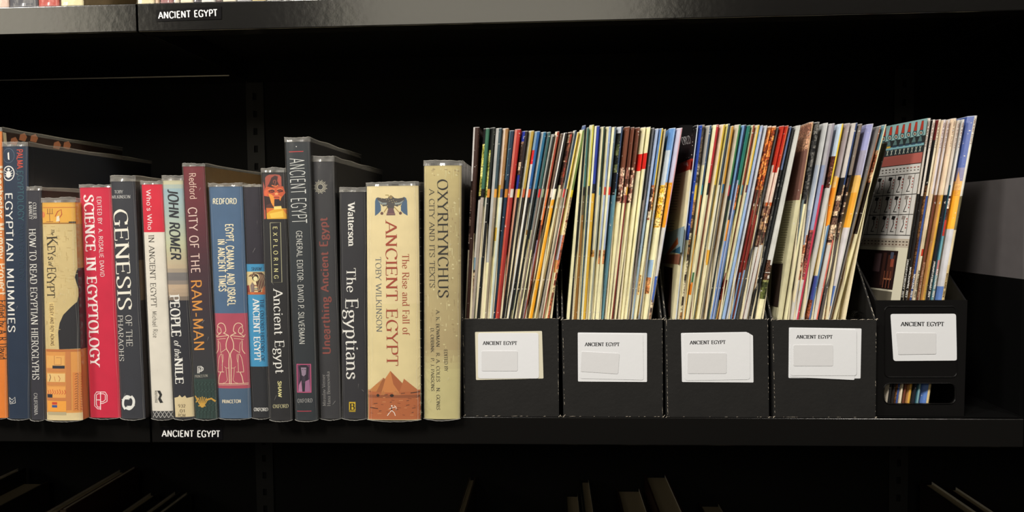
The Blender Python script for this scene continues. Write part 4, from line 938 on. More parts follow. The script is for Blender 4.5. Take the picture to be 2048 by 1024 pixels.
# the moulded plastic holder at the right, with a finger slot
def plastic_holder():
    q = [Vector(p) for p in ((1738, 603), (1935, 598), (1757, 832), (1928, 832))]
    Y = depth_of(1842, 832.5, 0.0); c = [P(p.x, p.y, Y) for p in q]; c[2].z = c[3].z = 0.0004
    zt = (c[0].z + c[1].z) / 2; c[0].z = c[1].z = zt; xl, xr = c[2].x - 0.004, c[1].x; c[0].x = c[2].x = xl; c[3].x = c[3].x
    r = thing('magazine_box', ((c[2].x + c[3].x) / 2, Y + 0.12, 0.0004), 'glossy black plastic magazine holder with finger slot, rightmost of the holders', 'magazine box')
    def rr(x0, y0, x1, y1, rad, Yp, n=5):
        out = []
        for (cx, cy, a0) in ((x1 - rad, y0 + rad, -90), (x1 - rad, y1 - rad, 0), (x0 + rad, y1 - rad, 90), (x0 + rad, y0 + rad, 180)):
            for i in range(n + 1):
                a = math.radians(a0 + 90 * i / n); out.append(P(cx + rad * math.cos(a), cy + rad * math.sin(a), Yp))
        return out
    th = 0.0022
    hole = rr(1767, 767, 1911, 807, 12, Y); hb = [p + Vector((0, th, 0)) for p in hole]
    outer = []
    corners = [c[1], c[3], c[2], c[0]]; n = 6
    # match each slot point with an outer rectangle point, quarter by quarter
    tops = [(c[0].lerp(c[1], 0.5), c[1], c[1].lerp(c[3], 0.5)), (c[1].lerp(c[3], 0.5), c[3], c[3].lerp(c[2], 0.5)), (c[3].lerp(c[2], 0.5), c[2], c[2].lerp(c[0], 0.5)), (c[2].lerp(c[0], 0.5), c[0], c[0].lerp(c[1], 0.5))]
    for a, b_, d in tops:
        for i in range(n):
            t = i / (n - 1); outer.append(a.lerp(b_, t / 0.5) if t < 0.4 else (b_.copy() if t <= 0.6 else b_.lerp(d, (t - 0.5) / 0.5)))
    ob = [p + Vector((0, th, 0)) for p in outer]; N = len(hole); m = MB()
    for i in range(N):
        j = (i + 1) % N
        m.face([outer[i], outer[j], hole[j], hole[i]]); m.face([ob[j], ob[i], hb[i], hb[j]]); m.face([hole[i], hole[j], hb[j], hb[i]]); m.face([outer[j], outer[i], ob[i], ob[j]])
    m.build('front_panel', PLASTICBLACK, r)
    # rims: round the slot and a shallow raised line framing the label
    def rim(loop, rad, name):
        m = MB(); cen = sum(loop, Vector()) / len(loop); K = len(loop)
        for i in range(K):
            a, b_ = loop[i], loop[(i + 1) % K]; ia = a + (cen - a).normalized() * rad; ib = b_ + (cen - b_).normalized() * rad; f = Vector((0, -rad * .7, 0))
            m.face([a, b_, (b_ + ib) / 2 + f, (a + ia) / 2 + f]); m.face([(a + ia) / 2 + f, (b_ + ib) / 2 + f, ib, ia])
        m.build(name, PLASTICBLACK, r, smooth=True)
    rim([p + Vector((0, -0.0001, 0)) for p in rr(1766, 766, 1912, 808, 12.5, Y)], 0.0012, 'slot_rim')
    rim([p + Vector((0, -0.0001, 0)) for p in rr(1768, 612, 1914, 755, 10, Y)], 0.0011, 'raised_frame')
    D = 0.235
    for k, (x0, sg) in enumerate(((c[2].x, 1), (c[1].x, -1))):
        bx = (c[2].x, c[3].x)[k]
        loop = [Vector((bx, Y + th, 0.0004)), Vector((x0, Y + th, zt)), Vector((x0, Y + 0.05, zt + 0.035)), Vector((x0, Y + 0.12, 0.245)), Vector((x0, Y + D, 0.25)), Vector((bx, Y + D, 0.0004))]
        m = MB(); m.prism(loop, (sg * 0.0018, 0, 0)); m.build('side_panel', PLASTICBLACK, r)
    m = MB(); m.box((c[2].x + .002, Y + D - .002, 0.0004), (c[3].x - .002, Y + D, 0.25)); m.build('back_panel', PLASTICBLACK, r)
    m = MB(); m.box((c[2].x + .002, Y + th, 0.0004), (c[3].x - .002, Y + D - .002, 0.0024)); m.build('base_panel', PLASTICBLACK, r)
    s = Box.__new__(Box); s.Y = Y; s.root = r
    s.sheet('paper_label', PAPER, [(1781, 628), (1912, 627.5), (1914, 721), (1787, 722)], 0.0004, 5); s.sheet('blank_sticker', GPAPER, [(1793, 666), (1872, 666.5), (1872, 708), (1797, 709)], 0.0008, 2)
    pr = Print(lambda x, y, k: P(x, y, Y - 0.00068 - k)); pr.text('ANCIENT EGYPT', (1802, 652), (1888, 652), 8, (26, 26, 28), 'serifbold'); pr.build('label_lettering', r)
    s.c = c; s.zt = zt; s.th = th; s.D = D; s.q = q
    return s
b5 = plastic_holder()

# ------------------------------------------------------------------ magazines
CR = (232, 226, 184); WH = (226, 224, 216); GR = (176, 174, 168); BK = (28, 27, 28); LG = (200, 198, 192)
def bandcol(bands, y, rnd):
    c = bands[-1][1]
    for lim, cc in bands:
        if y < lim: c = cc; break
    return c
def magazine(box, k, word, xt, yt, xrim, xbot, wt, wb, sf, spine, strip, where, D=0.208, yoff=0.004, back=None, rimy=637, cover_extra=None, group=''):
    """xt: right edge of the spine at the head (pixels); xrim at the box's rim; wt, wb: widths at head and foot; sf: spine share of it;
    spine / strip: [(down to y, colour), ...] of the spine print and of the front cover"""
    rnd = random.Random(k * 31 + int(xt)); Y = box.Y + yoff; zb = box.c[2].z + 0.0026
    ybot = proj((0.2, Y, zb))[1]
    lims = {l for l, c in spine + strip if yt < l < ybot}
    for bands in (spine, strip):
        lo = yt
        for l, c in bands:
            if isinstance(c, list):
                y = lo + 5
                while y < min(l, ybot): lims.add(y); y += rnd.uniform(9, 22)
            lo = l
    ys = sorted({yt, yt + 1.5, rimy, ybot} | lims | {yt + i * 60 for i in range(1, 9) if yt + i * 60 < ybot})
    bow = rnd.uniform(-0.8, 0.8)
    def xr(y):
        if y < rimy:
            t = (y - yt) / (rimy - yt); return xt + (xrim - xt) * t + bow * math.sin(t * math.pi)
        return xrim + (xbot - xrim) * (y - rimy) / (ybot - rimy)
    def w_(y): return wt + (wb - wt) * min(1, (y - yt) / (rimy - yt))
    r = thing('magazine', (P(xbot - wb / 2, ybot, Y).x, Y + D / 2, zb), '%s, %s' % (word, where), 'magazine', group)
    back = back or spine[0][1] if not isinstance(spine[0][1], list) else (60, 50, 40)
    rows = []
    for y in ys:
        x1 = xr(y); w = w_(y); xs = x1 - w * sf; x0 = x1 - w
        R = P(x1, y, Y + 0.0006); M1 = P(x1 - w * sf * .28, y, Y); M2 = P(xs + w * sf * .15, y, Y + 0.0001); S = P(xs, y, Y + 0.0008); L = P(x0, y, Y + 0.0008 + 0.0055 * (1 - sf))
        L.x = min(L.x, S.x - 0.0001); L.y = Y + 0.0008 + 0.0055 * (1 - sf)
        Rb = R + Vector((0, 0.004, 0))
        pts = [Rb, R, M1, M2, S, L]
        z = S.z if y < ybot else zb
        for p in pts: p.z = z
        rows.append(pts)
    cv = MB()
    for i in range(len(ys) - 1):
        a, b_ = rows[i], rows[i + 1]; ym = (ys[i] + ys[i + 1]) / 2
        cs = bandcol(spine, ym, rnd); ct = bandcol(strip, ym, rnd)
        if isinstance(cs, list): cs = (*rnd.choice(cs), 0)
        if isinstance(ct, list): ct = (*rnd.choice(ct), 0)
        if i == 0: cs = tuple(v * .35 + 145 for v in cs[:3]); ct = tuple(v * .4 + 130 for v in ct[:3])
        for j in range(4): cv.face([a[j], a[j + 1], b_[j + 1], b_[j]], cs if j else back)
        cv.face([a[4], a[5], b_[5], b_[4]], ct)
        e = Vector((0, D - 0.006, 0)); m_ = Vector((0, 0.03, 0))
        cv.face([a[5], a[5] + m_, b_[5] + m_, b_[5]], ct); cv.face([a[5] + m_, a[5] + e, b_[5] + e, b_[5] + m_], ct)
        cv.face([a[0], a[0] + e, b_[0] + e, b_[0]], back)
    cv.build('cover', MAGPRINT, r)
    pg = MB(); i3 = 0.00025
    sel = [0, len(ys) // 2, len(ys) - 1]; ring_ = []
    for n_, i in enumerate(sel):
        a = rows[i]; zz = (-0.0004, 0, 0.0004)[n_]
        xsR = min(a[1].x, a[0].x) - i3; xsL = a[5].x + i3
        f = a[4].y + 0.0006
        ring_.append([Vector((a[4].x + i3, f, a[0].z + zz)), Vector((xsR, f, a[0].z + zz)), Vector((xsR, Y + D - 0.002, a[0].z + zz)), Vector((xsL, Y + D - 0.002, a[0].z + zz)), Vector((xsL, a[5].y + 0.0006, a[0].z + zz))])
    for i in range(2):
        for j in range(5):
            j2 = (j + 1) % 5; pg.face([ring_[i][j], ring_[i][j2], ring_[i + 1][j2], ring_[i + 1][j]])
    pg.face(ring_[0]); pg.face(ring_[2][::-1]); pg.build('pages', PAGES, r)
    m = dict(root=r, Y=Y, xr=xr, w=w_, sf=sf, rows=rows, ys=ys)
    p0 = rows[0][5]; p1 = rows[-1][5] if False else rows[min(len(rows) - 1, len(rows) * 2 // 3)][5]
    nrm = (p0 - p1).cross(Vector((0, 1, 0))).normalized(); nrm = -nrm if nrm.x > 0 else nrm
    m['side'] = lambda x, y, k_: onplane(x, y, p0, nrm) + nrm * (0.00012 + k_)
    m['front'] = lambda x, y, k_: P(x, y, Y - 0.0001 - k_)
    return m

def fill(box, data, where, group, bx0, bx1, rimy=637, maxw=12, yo=0.0042):
    "data rows: (head x, rim x, head y, spine share, word, spine bands, strip bands, optional dict)"
    out = []; n = len(data); foot0 = bx0; foot1 = bx1
    for i, d in enumerate(data):
        xt, xm, yt, sf, word, sp, st = d[:7]; ex = d[7] if len(d) > 7 else {}
        pt_ = xt - data[i - 1][0] if i else ex.get('wt', data[1][0] - xt); pm = xm - data[i - 1][1] if i else ex.get('wb', data[1][1] - xm)
        wt = ex.get('wt', min(pt_ * 0.9, maxw)); wb = ex.get('wb', min(pm * 0.93, maxw * .9))
        slope = (xm - xt) / (rimy - yt)
        xb = xm + slope * 190
        lo = foot0 + wb * 1.02 if i == 0 else out[-1]['xb'] + wb * 1.0
        xb = max(xb, lo)
        o = ORD[i] if i == 0 else ORD[i] + ' from left'
        m = magazine(box, i, word, xt, yt, xm, xb, wt, wb, sf, sp, st, '%s %s' % (o, where), rimy=rimy, group=group, yoff=ex.get('yo', yo + 0.0008 * ((i * 7) % 3)), back=ex.get('back'))
        m['xb'] = xb; out.append(m)
    return out
Z1 = lambda z: 920 + z / 4.877
Z1b = lambda z: 920 + z / 4.454
t1 = [190, 290, 345, 410, 475, 530, 595, 665, 725, 783, 843, 886, 925, 972, 1007, 1050, 1100, 1137, 1162, 1220]
m1 = [82, 124, 170, 240, 285, 312, 352, 385, 415, 450, 487, 520, 550, 580, 605, 645, 690, 723, 745, 795]
y1 = [118, 128, 122, 127, 128, 150, 138, 155, 152, 158, 165, 165, 187, 160, 180, 172, 165, 150, 165, 143]
MB0, MB1 = 378, 395
T = 9999
mott = [(60, 50, 44), (150, 120, 96), (210, 190, 160), (90, 70, 60)]
ylw = [(190, 186, 96), (206, 200, 120), (150, 150, 70)]
D1 = [
 (.72, 'brown spined magazine with a white edge', [(T, (56, 34, 28))], [(362, (196, 192, 190)), (500, [(40, 30, 28), (110, 90, 80)]), (T, (206, 196, 170))]),
 (.62, 'magazine with green upper spine and pale foot', [(MB0, (58, 104, 82)), (MB1, (24, 24, 22)), (T, (176, 164, 152))], [(288, BK), (392, ylw), (400, BK), (515, (212, 208, 200)), (540, (140, 170, 190)), (610, mott), (T, (206, 214, 210))]),
 (.55, 'black spined magazine with an orange band', [(MB0, (34, 38, 34)), (MB1, (198, 128, 52)), (T, (30, 32, 34))], [(300, BK), (395, ylw), (515, (214, 210, 196)), (540, (150, 176, 196)), (605, mott), (T, (130, 150, 170))]),
 (.5, 'slate spined magazine with an orange band', [(MB0, (58, 76, 84)), (MB1, (212, 150, 62)), (T, (150, 138, 118))], [(525, (176, 176, 172)), (T, CR)], dict(wb=9.5)),
 (.52, 'tan spined magazine with a grey blue band', [(MB0, (156, 116, 72)), (MB1, (74, 84, 112)), (T, (198, 208, 200))], [(370, (222, 200, 180)), (395, (216, 170, 60)), (455, CR), (482, (222, 180, 70)), (T, CR)]),
 (.72, 'navy spined magazine with a brown band', [(MB0, (30, 52, 72)), (MB1, (186, 116, 40)), (T, (28, 50, 68))], [(360, (90, 120, 140)), (T, (26, 40, 54))]),
 (.6, 'red spined magazine with a white band', [(MB0, (168, 44, 38)), (MB1, (206, 200, 190)), (T, (152, 48, 44))], [(395, (196, 110, 96)), (T, (196, 80, 66))]),
 (.5, 'black spined magazine with blue top and yellow band', [(MB0, (38, 30, 32)), (MB1, (226, 196, 30)), (T, (30, 26, 28))], [(283, (40, 60, 160)), (350, mott), (378, (44, 60, 150)), (T, (206, 156, 130))]),
 (.5, 'gold spined magazine with a rust band', [(MB0, (178, 148, 62)), (MB1, (182, 84, 48)), (T, (30, 28, 28))], [(320, (186, 180, 150)), (T, (206, 204, 186))]),
 (.55, 'blue spined magazine with a red cover label', [(MB0, (36, 88, 146)), (MB1, (190, 84, 50)), (T, (30, 30, 30))], [(300, (120, 150, 176)), (328, (206, 40, 44)), (360, (200, 200, 200)), (T, (206, 206, 200))]),
 (.5, 'bright blue spined magazine without a band', [(MB0, (34, 100, 136)), (MB1, (30, 34, 36)), (T, (26, 28, 28))], [(460, (166, 172, 170)), (470, (150, 110, 50)), (T, CR)]),
 (.55, 'teal spined magazine with a red band', [(MB0, (44, 86, 86)), (MB1, (204, 40, 44)), (T, (120, 108, 100))], [(460, (120, 130, 128)), (T, CR)]),
 (.5, 'dark spined magazine with a pale green band', [(MB0, (42, 50, 50)), (MB1, (126, 150, 112)), (T, (60, 56, 48))], [(500, (160, 160, 152)), (T, CR)]),
 (.5, 'rust spined magazine with an orange foot', [(MB0, (150, 58, 36)), (MB1, (214, 120, 78)), (450, (206, 110, 60)), (T, (120, 56, 40))], [(440, (230, 214, 190)), (480, (60, 50, 46)), (T, (196, 178, 200))]),
 (.5, 'grey brown spined magazine with a white band', [(MB0, (82, 64, 56)), (MB1, (220, 210, 200)), (T, (70, 62, 46))], [(T, (150, 136, 110))]),
 (.62, 'black spined magazine with an orange lower half', [(MB0, (26, 24, 26)), (MB1 + 4, (226, 220, 190)), (T, (232, 160, 34))], [(400, WH), (T, (238, 196, 110))]),
 (.45, 'mottled rust magazine with cream lower half', [(MB0, [(140, 52, 36), (120, 70, 50), (90, 44, 34)]), (MB1, (196, 180, 150)), (T, (150, 130, 90))], [(370, [(180, 150, 120), (90, 60, 46), (60, 40, 36)]), (T, CR)]),
 (.45, 'slate spined magazine with a red band', [(MB0, (46, 74, 96)), (MB1, (204, 50, 56)), (T, (140, 132, 120))], [(T, (216, 210, 196))]),
 (.45, 'thin yellow spined magazine', [(MB0, (222, 190, 48)), (MB1, BK), (T, (150, 50, 44))], [(T, (222, 214, 190))]),
 (.42, 'olive green spined magazine with a yellow band', [(MB0 + 2, (104, 126, 66)), (MB1, (206, 184, 40)), (440, [(120, 90, 70), (160, 140, 110), (150, 120, 90)]), (T, [(170, 90, 60), (196, 170, 130), (120, 60, 44)])], [(470, CR), (520, (180, 180, 196)), (545, (210, 150, 90)), (T, CR)]),
]
M1 = fill(b1, [(Z1(t1[i]), Z1b(m1[i]), 230 + y1[i] / 4.877, *D1[i]) for i in range(20)], 'in the first box', 'magazines in the first cardboard box', 931.5, 1114)

Z2 = lambda z: 1120 + z / 4.877
Z2b = lambda z: 1120 + z / 4.454
t2 = [252, 283, 333, 388, 442, 500, 552, 617, 683, 728, 782, 838, 886, 922, 965, 1007, 1036, 1130, 1196]
m2 = [98, 150, 185, 228, 275, 308, 350, 388, 438, 470, 502, 565, 600, 622, 652, 682, 712, 778, 806]
y2 = [100, 122, 95, 105, 112, 112, 115, 112, 112, 118, 120, 118, 115, 125, 132, 128, 138, 125, 125]
skyb = (166, 180, 206)
pk = [(206, 166, 140), (90, 56, 44), (222, 196, 170), (150, 100, 84)]
sand = [(214, 170, 100), (196, 140, 70), (226, 190, 130)]
D2 = [
 (.35, 'cream magazine with a short blue head', [(258, (60, 84, 140)), (T, (36, 40, 38))], [(262, (110, 130, 170)), (T, CR)], dict(wt=7, wb=9)),
 (.6, 'teal spined magazine with a brown lower half', [(MB0 - 4, (62, 112, 108)), (MB1 - 4, BK), (430, (90, 80, 60)), (T, (140, 100, 50))], [(T, CR)]),
 (.38, 'wide cream magazine with an olive yellow spine edge', [(MB0 - 6, (200, 194, 84)), (MB1 - 5, (34, 36, 44)), (T, (60, 84, 100))], [(T, CR)]),
 (.6, 'royal blue spined magazine, yellow below its black band', [(MB0 - 10, (44, 62, 152)), (MB1 - 8, (28, 32, 50)), (T, (214, 170, 60))], [(T, (222, 222, 200))]),
 (.35, 'cream magazine with a dark green spine', [(MB0 - 4, (40, 60, 48)), (MB1 - 5, (84, 130, 140)), (T, (160, 164, 150))], [(500, CR), (514, sand), (T, CR)]),
 (.42, 'cream magazine with a pale blue spine', [(MB0 - 4, (140, 160, 196)), (MB1 - 5, (190, 60, 56)), (500, skyb), (528, [(196, 130, 80), (150, 90, 60)]), (T, CR)], [(T, CR)]),
 (.42, 'cream magazine with a slate spine and red band', [(MB0 - 4, (86, 104, 120)), (MB1 - 5, (206, 56, 52)), (500, skyb), (528, [(196, 130, 80), (150, 90, 60)]), (T, CR)], [(T, CR)]),
 (.3, 'white headed magazine with dark mottled picture', [(MB0, (40, 62, 92)), (T, (96, 140, 150))], [(266, (200, 206, 214)), (345, [(70, 80, 50), (40, 44, 36), (110, 116, 74), (30, 32, 28)]), (390, BK), (T, (90, 130, 146))]),
 (.3, 'brown carved stone magazine, first of three alike', [(335, (110, 62, 44)), (406, pk), (T, CR)], [(335, (122, 74, 54)), (406, pk), (T, CR)], dict(wt=11, wb=10)),
 (.4, 'brown carved stone magazine, second of three alike', [(335, (120, 70, 52)), (374, pk), (390, (214, 160, 60)), (T, (126, 44, 44))], [(335, (96, 56, 42)), (406, pk), (T, CR)]),
 (.4, 'brown carved stone magazine, third of three alike', [(335, (112, 66, 50)), (406, pk), (T, CR)], [(335, (100, 60, 46)), (406, pk), (T, CR)]),
 (.25, 'cream magazine with a bright red block', [(308, CR), (342, (216, 40, 30)), (T, CR)], [(308, CR), (342, (216, 40, 30)), (T, CR)], dict(wt=10, wb=11)),
 (.3, 'cream magazine with a smaller red block', [(306, CR), (338, (206, 36, 30)), (T, (200, 200, 180))], [(306, CR), (338, (206, 36, 30)), (T, CR)]),
 (.5, 'grey spined magazine right of the red blocks', [(380, (96, 98, 104)), (T, (120, 112, 112))], [(400, (70, 72, 78)), (T, (150, 144, 140))]),
 (.55, 'sky blue spined magazine', [(420, (166, 184, 216)), (T, (150, 172, 190))], [(370, (186, 198, 222)), (T, (170, 190, 200))]),
 (.35, 'blue magazine with a yellow spine edge', [(370, (226, 194, 70)), (420, [(190, 90, 40), (214, 150, 80)]), (T, CR)], [(370, (110, 144, 190)), (440, [(150, 90, 60), (80, 60, 50), (200, 180, 150)]), (550, CR), (590, sand), (T, CR)]),
 (.5, 'grey cream magazine between the yellow and sky ones', [(420, (190, 184, 160)), (T, (140, 150, 160))], [(440, (206, 200, 180)), (T, (160, 160, 166))]),
 (.3, 'magazine with sky above golden rock, second last', [(365, (128, 168, 218)), (455, sand), (T, CR)], [(300, (96, 140, 196)), (370, (196, 206, 214)), (455, [(232, 180, 60), (206, 150, 50), (240, 214, 140)]), (520, CR), (555, (150, 180, 210)), (588, [(190, 120, 70), (206, 150, 96)]), (T, CR)], dict(wt=13, wb=14)),
 (.25, 'grey lilac magazine with golden orange lower half', [(450, (196, 150, 160)), (552, (190, 190, 200)), (605, (70, 100, 176)), (T, mott)], [(365, (196, 190, 206)), (455, (226, 150, 30)), (553, LG), (600, (60, 96, 180)), (T, mott)]),
]
M2 = fill(b2, [(Z2(t2[i]), Z2b(m2[i]), 230 + y2[i] / 4.877, *D2[i]) for i in range(19)], 'in the second box', 'magazines in the second cardboard box', 1130, 1323)

Z3 = lambda z: 1320 + z / 4.876
Z3b = lambda z: 1320 + z / 4.452
t3 = [375, 440, 505, 576, 638, 684, 720, 790, 843, 887, 926, 973, 1008, 1050, 1090, 1136, 1160, 1215, 1257, 1285, 1312, 1374]
m3 = [148, 192, 220, 258, 308, 350, 378, 425, 462, 492, 510, 545, 580, 606, 640, 670, 700, 735, 775, 808, 838, 900]
y3 = [98, 95, 100, 93, 90, 86, 106, 92, 95, 98, 96, 96, 100, 102, 105, 105, 118, 104, 102, 110, 118, 100]
rope = [(206, 116, 52), (160, 74, 34), (120, 50, 30), (214, 140, 74)]
D3 = [
 (.3, 'black topped magazine with a red band and wide cream cover', [(T, (196, 204, 214))], [(317, (20, 20, 22)), (339, (150, 44, 30)), (T, (214, 206, 170))], dict(wt=8, wb=9)),
 (.45, 'royal blue magazine with a mottled spine', [(370, [(60, 56, 54), (140, 130, 116), (80, 70, 60)]), (400, (214, 180, 70)), (T, [(150, 110, 70), (190, 180, 150), (60, 50, 44)])], [(480, (40, 72, 164)), (T, CR)]),
 (.3, 'grey topped magazine with a navy spine', [(370, (44, 72, 106)), (390, (50, 130, 150)), (470, (170, 84, 44)), (T, (216, 160, 60))], [(330, GR), (T, CR)]),
 (.4, 'cream magazine with a crimson spine', [(366, (176, 44, 52)), (390, BK), (T, (196, 192, 160))], [(545, CR), (565, (60, 110, 70)), (590, (226, 130, 40)), (T, CR)]),
 (.3, 'peach cream magazine with a gold spine', [(370, (206, 176, 60)), (400, (110, 110, 90)), (T, (100, 104, 90))], [(330, (226, 210, 178)), (T, CR)]),
 (.45, 'pale yellow magazine with a slate spine', [(370, (62, 76, 92)), (500, (206, 206, 190)), (530, (226, 170, 60)), (T, CR)], [(300, (226, 220, 140)), (500, CR), (525, (236, 180, 60)), (T, CR)]),
 (.6, 'ochre spined magazine with a blue band', [(368, (200, 146, 54)), (386, (44, 100, 140)), (T, (110, 106, 98))], [(T, (190, 180, 150))]),
 (.3, 'grey cream magazine with a green spine', [(370, (60, 120, 72)), (392, (150, 50, 60)), (T, (40, 44, 44))], [(T, (196, 190, 172))]),
 (.4, 'light blue magazine with a navy spine', [(430, (30, 44, 78)), (440, (40, 40, 50)), (482, (222, 140, 50)), (T, (120, 150, 206))], [(400, (128, 168, 214)), (T, (200, 196, 186))]),
 (.5, 'green spined magazine with an orange middle', [(370, (40, 110, 90)), (420, [(200, 120, 60), (160, 90, 50)]), (T, (90, 116, 160))], [(360, (50, 120, 110)), (T, (166, 178, 206))]),
 (.45, 'cream magazine with a rust spine', [(370, (150, 66, 50)), (390, (70, 130, 140)), (545, (200, 196, 150)), (600, (120, 40, 36)), (T, (206, 140, 60))], [(545, CR), (600, (100, 34, 32)), (T, CR)]),
 (.4, 'cream magazine with a yellow spine', [(370, (214, 180, 70)), (385, (96, 50, 60)), (T, (200, 200, 170))], [(560, CR), (600, (110, 36, 34)), (T, (236, 190, 120))]),
 (.5, 'lavender spined magazine', [(420, (176, 184, 216)), (T, (150, 176, 220))], [(T, (150, 180, 220))]),
 (.5, 'grey white magazine right of the lavender one', [(T, (196, 200, 204))], [(T, (206, 208, 206))]),
 (.5, 'orange rope pictured magazine, left of two alike', [(255, (226, 196, 176)), (380, rope), (420, [(60, 40, 30), (120, 90, 60)]), (455, (130, 40, 34)), (545, (120, 34, 30)), (T, (110, 140, 176))], [(255, (226, 196, 176)), (380, rope), (T, (110, 50, 40))]),
 (.5, 'orange rope pictured magazine, right of two alike', [(255, (226, 190, 160)), (380, rope), (430, [(60, 40, 30), (120, 90, 60)]), (460, (130, 40, 34)), (540, (120, 34, 30)), (T, (130, 160, 196))], [(255, (226, 190, 160)), (380, rope), (T, (120, 60, 50))]),
 (.55, 'dark grey magazine between the rope and red ones', [(T, (64, 66, 70))], [(T, (110, 112, 112))]),
 (.45, 'red magazine with pink white middle', [(345, (186, 48, 30)), (405, (226, 206, 190)), (412, (200, 90, 40)), (494, [(96, 60, 50), (60, 40, 36), (170, 130, 90)]), (T, LG)], [(330, (186, 52, 36)), (405, (222, 200, 184)), (494, mott), (T, LG)]),
 (.45, 'red magazine with gold spine edge', [(335, (196, 80, 44)), (405, (226, 206, 190)), (412, (200, 90, 40)), (490, [(96, 60, 50), (60, 40, 36), (170, 130, 90)]), (T, LG)], [(345, (176, 46, 36)), (405, (222, 200, 184)), (490, mott), (T, LG)]),
 (.5, 'slate blue magazine with a speckled lower half', [(340, (90, 110, 150)), (T, [(60, 60, 60), (120, 116, 110), (30, 30, 32)])], [(340, (120, 134, 166)), (T, (70, 70, 70))]),
 (.6, 'thin black magazine beside a white one', [(T, (32, 34, 36))], [(T, (60, 62, 62))]),
 (.35, 'broad white magazine, last', [(530, (206, 206, 200)), (560, [(70, 50, 40), (206, 200, 190)]), (598, [(90, 96, 50), (60, 66, 36), (130, 130, 80)]), (T, CR)], [(520, (200, 200, 194)), (560, [(90, 60, 46), (200, 196, 190)]), (598, [(90, 96, 50), (60, 66, 36), (130, 130, 80)]), (T, CR)], dict(wt=10, wb=12)),
]
M3 = fill(b3, [(Z3(t3[i]), Z3b(m3[i]), 230 + y3[i] / 4.876, *D3[i]) for i in range(22)], 'in the third box', 'magazines in the third cardboard box', 1337, 1534)
s_ = M3[0]['side']; pr = Print(s_)
pr.rect(1340, 250, 1386, 318, (20, 20, 22), -6); pr.rect(1334, 319, 1383, 339, (150, 44, 30), -2)
pr.text('ORLD', (1366, 290), (1383, 286), 15, (226, 226, 226), 'seriflight'); pr.text('NAME', (1368, 332), (1377, 330), 6, (200, 190, 190), 'sans')
for i in range(22): pr.line([(1346 - i * 0.8, 352 + i * 5.6), (1363 - i * 0.8, 352 + i * 5.6)], 1.2, (120, 112, 92))
pr.poly([(1324, 470), (1370, 452), (1364, 505), (1322, 508)], (150, 176, 190)); pr.poly([(1330, 512), (1356, 474), (1357, 488), (1338, 508)], (176, 96, 50)); pr.poly([(1343, 504), (1361, 492), (1361, 508)], (44, 92, 120)); pr.poly([(1324, 510), (1361, 508), (1358, 529), (1326, 526)], (140, 90, 70))
pr.poly([(1328, 532), (1346, 536), (1341, 634), (1330, 634)], (60, 40, 34)); pr.build('cover_picture', M3[0]['root'], label='black masthead, red band and pyramid picture')

